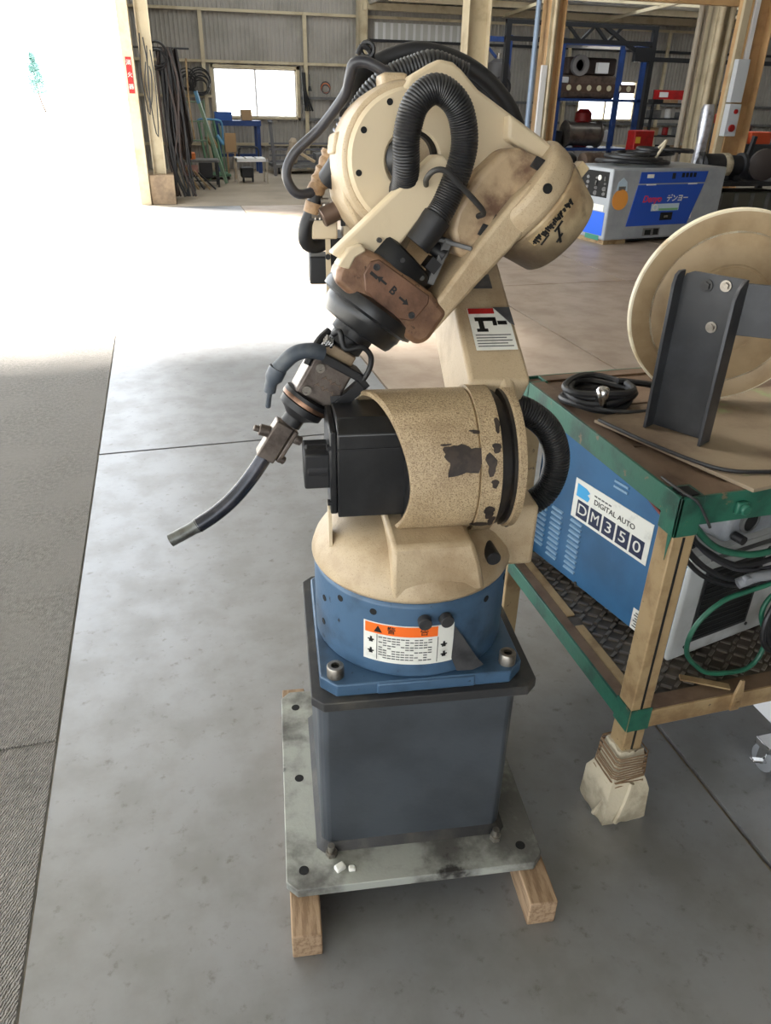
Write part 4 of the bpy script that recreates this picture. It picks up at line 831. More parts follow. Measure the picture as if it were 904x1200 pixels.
hose('green_hose', [(.93, 1.09, .80), (.962, 1.075, .754), (1.003, 1.07, .714), (1.052, 1.07, .688), (1.121, 1.07, .672), (1.20, 1.075, .678), (1.34, 1.085, .72)], .0075, GREENHOSE, 'upper green hose sagging below the front rail')
hose('green_hose', [(1.33, 1.11, .63), (1.23, 1.09, .577), (1.162, 1.088, .560), (1.098, 1.087, .546), (1.048, 1.085, .508), (1.027, 1.085, .457), (1.034, 1.085, .405), (1.071, 1.085, .362), (1.10, 1.08, .342), (1.145, 1.075, .3355), (1.205, 1.075, .3355), (1.238, 1.08, .362), (1.241, 1.083, .415), (1.213, 1.088, .484), (1.235, 1.095, .53), (1.31, 1.10, .56)], .0058, GREENHOSE, 'green hose looping down in front of the fan grille', n=90)
for k, (P, lb) in enumerate((([(.94, 1.10, .79), (.962, 1.085, .730), (1.022, 1.08, .680), (1.097, 1.08, .642), (1.18, 1.08, .645), (1.32, 1.09, .69)], 'highest black cable sagging under the front rail'),
                             ([(.93, 1.10, .76), (.962, 1.09, .699), (1.022, 1.085, .641), (1.102, 1.085, .602), (1.206, 1.085, .608), (1.33, 1.09, .65)], 'middle black cable sagging in front of the welder'),
                             ([(.93, 1.11, .735), (.963, 1.10, .678), (1.03, 1.095, .614), (1.115, 1.09, .580), (1.215, 1.09, .582), (1.33, 1.09, .62)], 'lowest black cable sagging in front of the welder'))):
    hose('black_cable', P, (.0062, .0068, .0055)[k], RUBBER, lb, 'cable')
hose('grey_cable', [(.95, 1.10, .77), (.985, 1.082, .705), (1.05, 1.08, .655), (1.12, 1.08, .625), (1.21, 1.08, .627), (1.32, 1.09, .66)], .0045, HOSE, 'thin grey cable among the black cables below the rail', 'cable')
cr_ = thing('hanging_cable_coil', 'black cable coil hanging at the right end of the shelf', 'cable', (1.275, 1.075, .47))
b = B()
for k in range(5): b.ring((.005 * k, .004 * k, .004 * k), (.25, -1, .1), .082 - .006 * k, .0062, 36, 8)
b.obj('cable', RUBBER, cr_); B().tube(spline([(0, 0, .08), (.0, .0, .12), (.02, .0, .22), (.05, .0, .34)], 14), .005, 8).obj('hanging_cord', RUBBER, cr_)
b = B(); b.tube(spline([(1.10, 1.07, .60), (1.14, 1.065, .615), (1.19, 1.07, .612), (1.28, 1.08, .63)], 12), .012, 10).cyl((1.115, 1.055, .612), (1.115, 1.068, .612), .010, n=12); tag(b.obj('cable_clamp', mat('feeder_grey', (.56, .57, .59))), 'pale grey clamp gripping the cables below the rail', 'clamp')
hose('red_lead', [(.925, 1.52, .80), (.955, 1.42, .775), (.982, 1.350, .735), (.990, 1.316, .722), (.998, 1.280, .708), (1.005, 1.245, .692), (1.012, 1.21, .682), (1.018, 1.175, .664), (1.02, 1.12, .64)], .0045, mat('dull_red_lead', (.44, .19, .16), .5), 'dull red lead hanging across the blue welder side below the left rail', 'cable')
hose('black_lead', [(.93, 1.50, .80), (.962, 1.39, .765), (.986, 1.335, .742), (.994, 1.298, .732), (1.001, 1.262, .718), (1.008, 1.225, .700), (1.014, 1.185, .690), (1.016, 1.13, .668)], .0055, BLACK2, 'black lead hanging just above the red lead on the welder side', 'cable')
hose('pale_lead', [(.935, 1.45, .80), (.965, 1.36, .775), (.985, 1.308, .757), (.995, 1.268, .742), (1.004, 1.228, .722), (1.010, 1.185, .708), (1.012, 1.13, .69)], .0035, HOSE, 'thin grey lead above the red and black leads on the welder side', 'cable')
hose('tie_wire', [(.872, 1.10, .868), (.868, 1.03, .872), (.888, 1.008, .86), (.915, 1.008, .825), (.93, 1.006, .80)], .0028, DIRTSLATE, 'twisted tie wire knotted around the near table corner', 'wire')
tag(B().bar((1.03, 1.085, .339), (1.13, 1.035, .3305), .018, .004).obj('tan_strip', TAN), 'loose tan metal strip lying on the shelf under the green hose', 'strip')

# low white dolly at the right edge
dl = thing('white_dolly', 'low white dolly on a bright metal caster, at the right edge', 'dolly', (1.35, 1.035, 0))
B().bb((.030, -.09, .085), (.34, .16, .20)).obj('body', WHITEP, dl, bev=.006)
for x, y in ((-.018, .012), (.30, .012)):
    cs = B().lathe((x - .014, y, .036), (1, 0, 0), [(.028, 0), (.036, .004), (.036, .024), (.028, .028)], 24).obj('caster', mat('caster_grey', (.55, .56, .57), .35, .3), dl)
    B().cyl((x - .016, y, .03), (x + .016, y, .03), .010, n=12).bb((x - .016, y - .012, .028), (x - .013, y + .014, .07)).bb((x + .013, y - .012, .028), (x + .016, y + .014, .07)).bb((x - .018, y - .018, .066), (x + .05, y + .03, .086)).obj('caster_fork', CHROME, cs, bev=.002)
    B().box((x - .035, y - .012, .048), (.05, .016, .006), Matrix.Rotation(.35, 3, 'Y')).obj('brake_lever', CHROME, cs, bev=.002)

# ================================================================== GENERATOR
gn = thing('engine_generator', 'blue and grey engine generator standing on timbers across the hall', 'generator', (5.06, 8.37, 0), R_(8.0))
GL, GD, GH = 1.74, .86, .84
B().bb((0, 0, .05), (GL, GD, GH)).obj('body', GENGREY, gn, bev=.02, seg=3)
B().bb((.02, .02, .0), (.35, GD - .02, .05)).obj('skid', TAN, gn); B().bb((1.3, .02, .0), (1.7, GD - .02, .05)).obj('skid', DIRTSLATE, gn); B().bb((.05, .08, .02), (GL - .05, GD - .08, .06)).obj('underframe', DKSTEEL, gn)
B().py([(.30, .20), (1.25, .20), (1.41, .66), (.39, .66)], -.008, .004).obj('door', GENBLUE, gn, bev=.004)
B().py([(.395, .675), (1.415, .675), (1.44, .80), (.41, .80)], -.008, .004).obj('upper_panel', GENBLUE, gn, bev=.004)
for x in (1.05, 1.11, 1.17, 1.23): B().bb((x - .022, -.010, .735), (x + .022, -.007, .785)).obj('vent_slot', DARKHOLE, gn)
B().bb((.88, -.011, .72), (.93, -.007, .785)).obj('latch', DKSTEEL, gn); B().bb((.50, -.011, .735), (.60, -.007, .775)).obj('panel_sticker', WHITE, gn)
for x in (.58, 1.22): B().bb((x - .07, -.014, .655), (x + .07, -.007, .668)).obj('door_hinge', WHITEP, gn)
gt = lambda s, x, z, size, m, **k: text(s, 'side_lettering', frame((x, -.0095, z), (1, 0, 0), (0, 0, 1)), size, m, gn, **k)
gt('Denyo', .63, .50, .105, mat('red_print', (.80, .16, .18), .5), shear=.25, bold=.002); gt('デンヨー', 1.02, .50, .085, WHITE, bold=.002, shear=.15)
bdg = B().bb((.64, -.0095, .365), (1.07, -.008, .445)).obj('badge', mat('badge_pale', (.70, .78, .84), .5), gn, smooth=0); B().bb((.76, -.0105, .368), (1.06, -.0094, .392)).obj('badge_stripe', mat('badge_green', (.45, .66, .45), .5), bdg, smooth=0); B().lathe((.70, -.0094, .405), (0, -1, 0), [(.038, 0), (.038, .0015), (.026, .0015), (.026, 0)], 20).obj('badge_ring', WHITE, bdg)
hp = B().bb((.80, -.012, .255), (.99, -.007, .345)).obj('handle_recess', DARKHOLE, gn, bev=.02); B().bb((.86, -.014, .285), (.92, -.011, .31)).obj('handle', STEEL, hp)
B().lathe((.155, -.001, .505), (0, -1, 0), [(.0, 0), (.115, 0), (.115, .003), (.0, .003)], 24).obj('orange_sticker', mat('orange_sticker', (.88, .60, .28), .5), gn).scale = (1, 1, 1)
B().py([(.08, .60), (.24, .60), (.22, .70), (.16, .745), (.10, .70)], -.003, 0).obj('pale_sticker', mat('badge_pale', (.70, .78, .84)), gn)
B().bb((.11, -.004, .605), (.21, -.0028, .65)).obj('sticker_print', MIDGREY, gn)
B().bb((.58, -.004, .08), (.84, 0, .17)).obj('lower_bracket', MIDGREY, gn); B().bb((.61, -.006, .09), (.70, -.003, .15)).bb((.74, -.006, .09), (.82, -.003, .16)).obj('bracket_opening', DARKHOLE, gn)
B().bb((1.19, -.004, .26), (1.30, 0, .34)).obj('white_sticker', WHITE, gn)
B().bb((-.004, .06, .52), (.004, .80, .80)).obj('control_panel', DARKHOLE, gn, bev=.006)
b = B(); rg = random.Random(8)
for k in range(16): y, z = .12 + .04 * (k % 4) * 4.0, .56 + .055 * (k // 4); b.cyl((-.016, y + rg.uniform(-.02, .02), z), (-.003, y, z), rg.choice((.014, .02, .026)), n=10)
b.obj('control_knobs', MIDGREY, gn, kind='stuff'); B().cyl((-.014, .22, .73), (-.003, .22, .73), .03, n=14).obj('gauge', WHITE, gn)
B().bb((-.004, .05, .10), (.002, .42, .36)).obj('blue_plate', mat('bright_blue_plate', (.12, .38, .85), .45), gn); B().bb((-.004, .08, .37), (.002, .50, .44)).obj('white_plate', WHITE, gn)
B().bb((-.004, .10, .04), (.002, .36, .095)).obj('green_mark', mat('mark_green', (.20, .50, .42), .5), gn)
hh = thing('hose_heap', 'heap of black hoses piled on top of the generator', 'hose', (5.85, 8.9, GH))
b = B(); rg = random.Random(14)
for k in range(9): b.ring((rg.uniform(-.34, .34), rg.uniform(-.1, .15), (.045, .045, .045, .09, .09, .13, .13, .17, .17)[k]), (rg.uniform(-.05, .05), rg.uniform(-.05, .05), 1), (.36, .34, .30, .33, .26, .28, .2, .22, .16)[k], .024, 26, 7)
b.obj('hose', RUBBER, hh, kind='stuff'); B().tube(spline([(-.05, -.2, .1), (.0, -.25, .22), (.06, -.2, .28), (.04, -.1, .2)], 14), .018, 7).obj('pale_strap', CLOTH, hh)

# ================================================================== BACKGROUND, left bay
b = B(); rg = random.Random(31)
hc = thing('hanging_cables', 'dark tangle of hoses and cables hanging beside the cream door column', 'cable', (.20, 13.55, 0))
for k in range(9):
    x = -.02 + .035 * k; S = spline([(x * .6, 0, 2.12), (x + rg.uniform(-.05, .05), .03, 1.7), (x + rg.uniform(-.06, .06), -.02, 1.1), (x + rg.uniform(-.06, .08), .02, .5), (x + rg.uniform(-.05, .18), .0, .04)], 24)
    B().tube(S, rg.choice((.016, .022, .028)), 6).obj('hose', RUBBER if k % 3 else mat('brown_hose', (.28, .24, .23), .6), hc)
for k, (x0, z0, z1) in enumerate(((-.06, 2.25, 1.2), (.02, 2.1, .9), (-.02, 1.9, 1.35))):
    B().tube(spline([(x0 - .2, -.60, z0), (x0 - .24, -.61, (z0 + z1) / 2), (x0 - .19, -.60, z1), (x0 - .14, -.61, (z0 + z1) / 2 + .1), (x0 - .16, -.60, z0 - .05)], 20), .009, 5).obj('thin_wire', DKSTEEL, hc)
for r, z in ((.16, 2.02), (.13, 1.95)): B().ring((-.05, -.08, z), (.2, -1, 0), r, .018, 20, 6).obj('hose_loop', RUBBER, hc)
wc_ = B(); V = []; F = []; n = 26
for i in range(n + 1):
    x = .26 + .34 * i / n; y = 14.1 + .05 * math.sin(i * 1.5)
    V += [(x - .12, y, 2.12 - .015 * math.sin(i)), (x + .02 * math.sin(i * .7), y + .03, .55 + (.25 if i > 20 else 0) + .03 * math.sin(i * 2))]
F = [(2 * i, 2 * i + 2, 2 * i + 3, 2 * i + 1) for i in range(n)]
o = wc_.add(V, F).obj('welding_curtain', mat('dark_curtain', (.20, .175, .18), .6, 0, (.28, .23, .21), 5, .4, .7)); md = o.modifiers.new('thick', 'SOLIDIFY'); md.thickness = .006
tag(o, 'dark folded welding curtain hanging near the left wall', 'curtain')
B().cyl((-.33, 14.1, 2.13), (.66, 14.1, 2.13), .014, n=8).obj('curtain_rail', DKSTEEL, o)
B().tube(spline([(.60, 14.1, 2.0), (.585, 14.11, 1.4), (.62, 14.13, .85)], 10), .014, 6).obj('curtain_hem', TAN, o)
for (x, z, r, k, lb) in ((.80, 1.80, .19, 4, 'smaller cable coil hung on the back wall, left of the other coil'), (1.04, 1.78, .24, 6, 'larger cable coil hung on the back wall beside the window')):
    t = thing('wall_cable_coil', lb, 'cable', (x, WY - .14, z)); rg2 = random.Random(int(x * 10))
    for j in range(k): B().ring((rg2.uniform(-.02, .05), -.012 * j, -.03 * j + rg2.uniform(-.01, .01)), (rg2.uniform(-.1, .1), -1, rg2.uniform(-.1, .1)), r - .018 * j, .013, 24, 6).obj('cable', RUBBER, t)
    B().cyl((0, .02, r), (0, -.08, r), .014, n=8).obj('hook', DKSTEEL, t)
t = thing('window_cable', 'dark cable bunch hanging at the right edge of the window', 'cable', (3.34, WY - .16, 0))
for k in range(4): B().tube(spline([(-.02 + .02 * k, 0, 1.98), (.0 + .02 * k, -.02, 1.6), (.03 + .06 * k, 0, 1.22)], 10), .022, 6).obj('cable', RUBBER, t)
t = thing('hanging_reel', 'small orange and grey cable loop hung on the wall right of the window', 'cable', (3.86, WY - .14, 1.70))
for k in range(3): B().ring((.0, -.01 * k, -.02 * k), (0, -1, .1 * k), .11 - .01 * k, .012, 18, 6).obj('cable', (HOSE, mat('orange_cable', (.75, .42, .25), .5), HOSE)[k], t)
tag(B().cyl((3.5, WY - .12, 1.62), (3.5, WY - .12, 1.72), .05, .02, 10).cyl((3.5, WY - .12, 1.72), (3.5, WY - .12, 1.95), .008, n=6).obj('wall_hook', DKSTEEL), 'little dark hook on the wall just right of the window', 'hook')
# blue workbench below the window
t = thing('blue_bench', 'blue steel bench standing under the window', 'bench', (1.25, 18.2, 0))
B().bb((0, 0, .93), (.98, .55, 1.03)).obj('top', RACKBLUE, t)
for x in (.02, .88):
    for y in (.02, .45): B().bb((x, y, 0), (x + .08, y + .08, .93)).obj('leg', RACKBLUE, t)
B().bb((.05, .47, .3), (.95, .5, .36)).obj('stretcher', RACKBLUE, t)
tag(B().bb((1.84, 18.35, 1.03), (2.06, 18.6, 1.24)).obj('brown_box', CARD, bev=.006), 'small brown box on top of the blue bench', 'box')
t = thing('blue_crate', 'open blue crate at the left end of the blue bench', 'crate', (1.27, 18.3, 1.03))
B().bb((0, 0, 0), (.36, .3, .02)).bb((0, 0, .02), (.36, .02, .16)).bb((0, .28, .02), (.36, .3, .16)).bb((0, .02, .02), (.02, .28, .16)).bb((.34, .02, .02), (.36, .28, .16)).obj('shell', mat('crate_blue', (.15, .33, .62), .5), t)
# racks and frames standing in the left bay
t = thing('tube_rack', 'pale tube rack behind the dark table', 'rack', (.62, 16.6, 0))
for x in (0, .34): B().cyl((x, 0, 0), (x, 0, 1.42), .016, n=8).obj('post', LADDERG, t)
for z in (.35, .72, 1.05, 1.38): B().cyl((0, 0, z), (.34, 0, z), .012, n=8).obj('rung', LADDERG, t)
t = thing('leaning_channel', 'long grey green channel leaning with a pale blue top', 'channel', (.80, 15.95, 0))
B().bar((0, 0, 1.52), (.42, -.1, .02), .11, .05).obj('channel', LADDERG, t); B().bar((-.005, -.002, 1.56), (.04, -.012, 1.36), .115, .056).obj('blue_cap', PALEBLUE, t)
t = thing('frame_cart', 'green tube frame cart with leaning bars', 'cart', (.84, 16.95, 0))
for x0, x1 in ((0, .10), (.30, .42), (.16, .30)):
    B().bar((x0, 0, 1.06), (x1, -.2, .08), .035, .035).obj('bar', mat('cart_green', (.32, .47, .36), .5), t)
    B().bar((x0 + .12, .3, 1.0), (x1 + .1, .35, .08), .03, .03).obj('bar', LADDERG, t)
B().bb((-.02, -.22, .06), (.55, .38, .10)).obj('deck', mat('cart_green', (.32, .47, .36)), t)
for x in (.02, .5):
    for y in (-.18, .32): B().lathe((x - .015, y, .05), (1, 0, 0), [(.03, 0), (.05, .004), (.05, .026), (.03, .03)], 14).obj('wheel', BLACK2, t)
B().tube(spline([(.0, .0, 1.02), (.02, .0, 1.08), (.22, .0, 1.08), (.42, .0, 1.06), (.46, .0, .98), (.46, .0, .62)], 20), .018, 8).obj('push_handle', PALEBLUE, t)
for k, (x, z) in enumerate(((.12, .78), (.24, .74), (.34, .80))): B().cyl((x, -.06, z), (x + .10, -.06, z - .16), .035, n=10).obj('hanging_roll', (TAN, CARD, PALEBLUE)[k], t)
t = thing('dark_table', 'low dark table with a pink plate hung on its front', 'table', (.42, 15.3, 0))
B().bb((-.02, 0, .42), (.66, .5, .46)).obj('top', MIDGREY, t)
for x in (0, .60):
    for y in (.02, .44): B().bb((x, y, 0), (x + .035, y + .035, .42)).obj('leg', DKSTEEL, t)
B().bb((.03, -.012, .20), (.26, -.002, .38)).obj('hung_plate', mat('faded_pink', (.68, .52, .50), .6), t)
for z in (.10, .18): B().bb((.0, .02, z), (.63, .05, z + .02)).obj('stretcher', DKSTEEL, t)
B().bb((.28, -.03, .16), (.52, .04, .42)).obj('machine_head', DKSTEEL, t, bev=.01)
tag(B().lathe((.60, 15.5, .46), (0, 0, 1), [(.05, 0), (.065, .01), (.065, .10), (.045, .12)], 14).obj('orange_tin', mat('tin_orange', (.80, .45, .22), .5)), 'orange tin standing on the dark table', 'tin')
tag(B().bb((.44, 15.45, .46), (.53, 15.6, .53)).obj('beige_block', CARD, bev=.005), 'beige block beside the orange tin on the dark table', 'block')
tag(B().lathe((.49, 15.72, .46), (0, 0, 1), [(.08, 0), (.09, .01), (.09, .22), (.07, .25)], 14).obj('blue_can', mat('crate_blue', (.15, .33, .62))), 'blue can at the back of the dark table', 'can')
t = thing('loose_bars', 'bundle of dark steel bars leaning against the dark table', 'bars', (.42, 15.0, 0))
for k in range(6): B().bar((-.10 + .07 * k, .06, .42 - .03 * k), (.02 + .10 * k, -.12, .012), .024, .024).obj('bar', DKSTEEL if k % 2 else TAN, t)
t = thing('white_trestle', 'white slatted trestle bench in front of the blue bench', 'bench', (1.42, 15.9, 0))
for k in range(3): B().bb((.02 + .2 * k, 0, .42), (.17 + .2 * k, .5, .45)).obj('slat', WHITEP, t)
for y in (-.02, .46): B().bb((0, y, .39), (.62, y + .04, .44)).obj('rail', WHITEP, t)
for x in (.0, .58):
    for y in (-.02, .46): B().bb((x, y, 0), (x + .03, y + .03, .46)).obj('leg', mat('dull_pole', (.62, .58, .52)), t)
B().tube(spline([(.12, .5, .42), (.13, .5, .58), (.2, .5, .62), (.42, .5, .62), (.5, .5, .58), (.51, .5, .42)], 16), .018, 8).obj('backrest', DKSTEEL, t)
tag(B().bb((1.33, 16.9, .50), (1.55, 16.96, .84)).bb((1.35, 16.93, 0), (1.38, 16.96, .5)).bb((1.50, 16.93, 0), (1.53, 16.96, .5)).obj('tan_signboard', CARD), 'tan board on two thin legs behind the white trestle', 'board')
t = thing('motor_cart', 'small dark motor on wheels below the white trestle', 'cart', (1.55, 16.2, 0))
B().bb((0, 0, .08), (.24, .3, .26)).obj('motor', DKSTEEL, t, bev=.02)
for x in (.02, .2): B().lathe((x, .05, .06), (1, 0, 0), [(.03, 0), (.06, .005), (.06, .03), (.03, .035)], 14).obj('wheel', BLACK2, t)
tag(B().bar((2.36, 17.2, .03), (2.28, 17.1, 1.02), .06, .06).lathe((2.277, 17.1, 1.02), (0, 0, 1), [(.04, 0), (.055, .02), (.04, .06)], 10).obj('grey_post', mat('post_grey', (.40, .40, .42), .5)), 'grey upright post standing right of the blue bench', 'post')
t = thing('pallet_trolley', 'long flat trolley with grey parts along the back wall', 'trolley', (2.42, 17.9, 0))
B().bb((0, 0, .13), (1.55, .8, .19)).obj('deck', MIDGREY, t)
for x in (.1, 1.4):
    for y in (.08, .68): B().lathe((x, y, .065), (1, 0, 0), [(.03, 0), (.065, .006), (.065, .034), (.03, .04)], 14).obj('wheel', BLACK2, t)
for k in range(4): B().bb((.02, .76, .19 + .12 * k), (1.52, .8, .23 + .12 * k)).obj('rail', mat('post_grey', (.40, .40, .42)), t)
tag(B().lathe((2.85, 18.2, .19), (.15, 0, 1), [(.10, 0), (.14, .05), (.13, .2), (.08, .36), (.10, .44), (.05, .52)], 14).obj('cloth_sack', mat('sack_cloth', (.72, .66, .58), .9, 0, (.58, .52, .45), 8, .4, .7, .6, 20)), 'crumpled pale sack standing on the flat trolley', 'sack')
tag(B().bar((2.99, 18.1, .44), (3.36, 18.0, .24), .16, .05).obj('pale_plank', mat('plank_pale', (.72, .64, .52), .7)), 'pale plank lying slanted on the flat trolley', 'plank')
tag(B().bb((3.4, 18.1, .19), (3.85, 18.5, .42)).obj('grey_casting', MIDGREY, bev=.03), 'grey casting at the right end of the flat trolley', 'casting')
tag(B().cyl((4.2, 18.6, 0), (4.2, 18.6, 1.35), .10, n=14).lathe((4.2, 18.6, 1.35), (0, 0, 1), [(.10, 0), (.12, .02), (.12, .06), (.06, .1)], 14).obj('gas_cylinder', CREAMST), 'cream upright cylinder behind the robot hoses', 'cylinder')

# ================================================================== BACKGROUND, right bay
t = thing('blue_storage_rack', 'tall blue storage rack filled with dark machine parts', 'rack', (8.35, 16.5, 0))
RW, RD_ = 1.95, .9
for x in (0, RW):
    for y in (0, RD_): B().bb((x - .045, y - .045, 0), (x + .045, y + .045, 2.66)).obj('post', RACKBLUE, t)
for z in (.62, 1.58, 2.6): B().bb((-.045, -.045, z - .05), (RW + .045, RD_ + .045, z)).obj('shelf', RACKBLUE, t)
B().bb((-.2, -.07, 0), (-.12, .02, 1.66)).obj('side_post', RACKBLUE, t); B().bb((-.2, -.07, 1.60), (.0, .02, 1.66)).obj('side_rail', RACKBLUE, t)
B().bb((1.35, -.03, .62), (1.43, .03, 2.6)).obj('post', RACKBLUE, t)
def rk(b, name, m, label, cat, **k): return tag(b.obj(name, m, **k), label, cat)
rk(B().cyl((8.78, 16.75, .89), (9.55, 16.75, .89), .235, n=28).cyl((8.75, 16.75, .89), (8.79, 16.75, .89), .27, n=28).cyl((9.54, 16.75, .89), (9.58, 16.75, .89), .27, n=28), 'steel_drum', mat('dull_steel_drum', (.45, .42, .39), .35, .6, (.30, .28, .27), 5, .4, .7), 'wide steel drum lying on the lowest blue shelf', 'drum')
rk(B().lathe((9.42, 17.22, .62), (0, 0, 1), [(.16, 0), (.16, .5), (.19, .52), (.18, .68), (.10, .76)], 20), 'red_hood', RED, 'red rounded hood behind the steel drum', 'hood')
rk(B().bb((8.48, 16.7, .62), (8.68, 17.1, .95)), 'dark_block', DKSTEEL, 'dark block at the left end of the lowest blue shelf', 'block', bev=.02)
rk(B().lathe((9.72, 16.62, .86), (-.2, -1, .1), [(.0, 0), (.11, 0), (.12, .01), (.11, .02), (0, .02)], 20), 'pale_disc', WHITEP, 'pale round disc at the right end of the lowest blue shelf', 'disc')
hb_ = B(); hb_.bb((8.42, 16.52, 1.70), (10.2, 16.60, 1.86)); o = rk(hb_, 'perforated_beam', mat('rust_brown_beam', (.30, .22, .18), .6), 'rusty brown perforated beam on the middle blue shelf', 'beam')
for k in range(7): B().cyl((8.6 + .24 * k, 16.512, 1.78), (8.6 + .24 * k, 16.525, 1.78), .055, n=12).obj('round_hole', mat('pale_hole', (.75, .72, .6), .6), o)
rk(B().lathe((8.92, 16.8, 2.2), (0, -1, 0), [(.11, 0), (.20, .0), (.20, .10), (.11, .10), (.11, 0)], 24), 'cable_reel', mat('reel_grey', (.45, .44, .44), .5), 'grey ring shaped reel high in the blue rack', 'reel')
rk(B().bb((9.32, 16.68, 2.06), (9.58, 16.78, 2.26)), 'white_box', WHITEP, 'small white box high in the blue rack', 'box')
rk(B().bb((8.72, 16.75, 1.58), (9.85, 17.2, 2.02)), 'machine_casting', MUD, 'brown machine casting under the grey reel', 'casting', bev=.04)
rk(B().bb((8.72, 16.9, 2.022), (9.9, 17.2, 2.36)), 'gear_housing', mat('dark_brown_machine', (.25, .20, .18), .6), 'dark gear housing behind the white box', 'housing', bev=.05)
rk(B().bb((8.45, 16.7, 1.86), (8.68, 16.95, 1.98)), 'pale_tin', WHITEP, 'pale tin at the left end of the perforated beam', 'tin', bev=.02)

t = thing('dark_gantry', 'dark steel truss frame standing in front of the blue rack', 'frame', (6.7, 15.7, 0))
B().bb((0, -.04, 2.52), (3.3, .04, 2.60)).obj('lower_chord', DKSTEEL, t); B().bb((0, -.04, 2.80), (3.3, .04, 2.87)).obj('upper_chord', DKSTEEL, t)
for x0, x1 in ((1.3, 1.6), (1.9, 1.6), (1.9, 2.2), (2.5, 2.2)): B().bar((x0, 0, 2.83), (x1, 0, 2.56), .05, .05).obj('web_bar', DKSTEEL, t)
B().bar((2.1, 0, 2.83), (3.12, 0, 2.30), .07, .07).obj('knee_brace', DKSTEEL, t)
for x in (0, 3.2): B().bb((x, -.05, 0), (x + .10, .05, 2.87)).obj('post', DKSTEEL, t)
B().bb((2.85, -.06, 2.25), (3.3, .06, 2.5)).obj('gusset', DKSTEEL, t); B().bb((3.3, -.03, 2.26), (8.0, .03, 2.34)).obj('side_rail', DKSTEEL, t)
t = thing('red_cabinet', 'red metal tool cabinet standing right of the blue rack', 'cabinet', (9.62, 15.3, 0))
B().bb((0, 0, .04), (.46, .30, 1.02)).obj('body', RED, t, bev=.02); B().bb((.02, -.012, .10), (.44, .0, .52)).obj('door', RED, t, bev=.006); B().bb((.02, -.012, .55), (.44, .0, .72)).obj('drawer', RED, t, bev=.006); B().bb((.05, .05, 0), (.41, .27, .04)).obj('plinth', DKSTEEL, t)
B().bb((.03, -.02, .78), (.13, -.001, .9)).obj('yellow_tag', mat('tag_yellow', (.85, .68, .25), .5), t); B().bb((.12, -.018, .60), (.34, -.011, .63)).obj('handle', DKSTEEL, t)
t = thing('dark_shelf', 'dark open shelf with a red header behind the round pole', 'shelf', (10.75, 16.6, 0))
for x in (0, 2.1):
    for y in (0, .5): B().bb((x, y, 0), (x + .05, y + .05, 1.78)).obj('post', DKSTEEL, t)
for z in (.5, .85, 1.2, 1.5): B().bb((0, 0, z), (2.15, .55, z + .03)).obj('shelf_board', DKSTEEL, t)
B().bb((-.02, -.02, 1.60), (1.35, .0, 1.78)).obj('red_header', RED, t); B().bb((.12, -.026, 1.64), (.34, -.019, 1.74)).obj('header_print', WHITEP, t)
rg = random.Random(77)
names = [('small_tin', WHITEP, 'tin'), ('dark_part', DKSTEEL, 'part'), ('brown_carton', CARD, 'carton'), ('red_tin', RED, 'tin'), ('grey_part', MIDGREY, 'part')]
for si, (z, sl) in enumerate(((.53, 'lowest'), (.88, 'second lowest'), (1.23, 'third'), (1.53, 'top'))):
    for k in range(5):
        nm, m_, ct = names[(k + 2 * si) % 5]; x = 10.86 + .38 * k; h = .12 + .08 * rg.random(); h = min(h, .07 if si == 3 and k < 4 else h)
        lb = '%s %s, %s from the left on the %s board of the dark shelf' % ({'small_tin': 'pale', 'dark_part': 'dark', 'brown_carton': 'brown', 'red_tin': 'red', 'grey_part': 'grey'}[nm], ct, ('first', 'second', 'third', 'fourth', 'fifth')[k], sl)
        if ct == 'tin': b = B().lathe((x + .08, 16.8, z), (0, 0, 1), [(.06, 0), (.07, .008), (.07, h - .01), (.055, h)], 12)
        else: b = B().bb((x, 16.7, z), (x + .22, 16.98, z + h))
        tag(b.obj(nm, m_, bev=.006), lb, ct, 'small stock on the dark shelf')
t = thing('tall_tank', 'dark rounded tank standing behind the robot hoses', 'tank', (7.15, 17.0, 0))
B().lathe((0, 0, 0), (0, 0, 1), [(.26, 0), (.28, .05), (.28, 2.0), (.22, 2.2), (.08, 2.28)], 22).obj('body', mat('tank_grey', (.24, .23, .23), .5), t); B().cyl((0, 0, 2.28), (0, 0, 2.38), .05, n=10).obj('valve', STEEL, t)
B().ring((0, -.25, 1.75), (0, -1, 0), .2, .025, 20, 6).obj('hose_loop', RUBBER, t)
t = thing('blue_jib', 'blue steel upright with an arm behind the robot', 'frame', (7.6, 17.6, 0))
B().bb((0, 0, 0), (.09, .09, 2.75)).obj('post', RACKBLUE, t); B().bb((-.9, .02, 2.62), (.0, .08, 2.72)).obj('arm', RACKBLUE, t); B().bar((.02, .05, 2.1), (-.6, .05, 2.64), .05, .05).obj('brace', RACKBLUE, t)
# dark motor on a black bench at the right edge
t = thing('black_bench', 'black steel bench carrying a dark motor, right of the generator', 'bench', (6.98, 9.35, 0))
B().bb((0, 0, .54), (1.6, .7, .60)).obj('top', DKSTEEL, t)
for x in (.05, 1.45):
    for y in (.03, .6): B().bb((x, y, 0), (x + .08, y + .07, .54)).obj('leg', DKSTEEL, t)
B().bb((.10, .1, .18), (1.5, .6, .46)).obj('lower_case', mat('olive_case', (.33, .33, .29), .6), t, bev=.02)
for k in range(5): B().bb((.16 + .26 * k, .085, .20), (.22 + .26 * k, .1, .44)).obj('case_rib', MIDGREY, t)
t = thing('electric_motor', 'dark electric motor with a pale band lying on the black bench', 'motor', (7.12, 9.62, .60))
B().lathe((.02, 0, .18), (1, 0, 0), [(.05, 0), (.14, .01), (.15, .05), (.15, .42), (.13, .44), (.13, .60), (.16, .61), (.16, .66), (.12, .68)], 26).obj('housing', DKSTEEL, t)
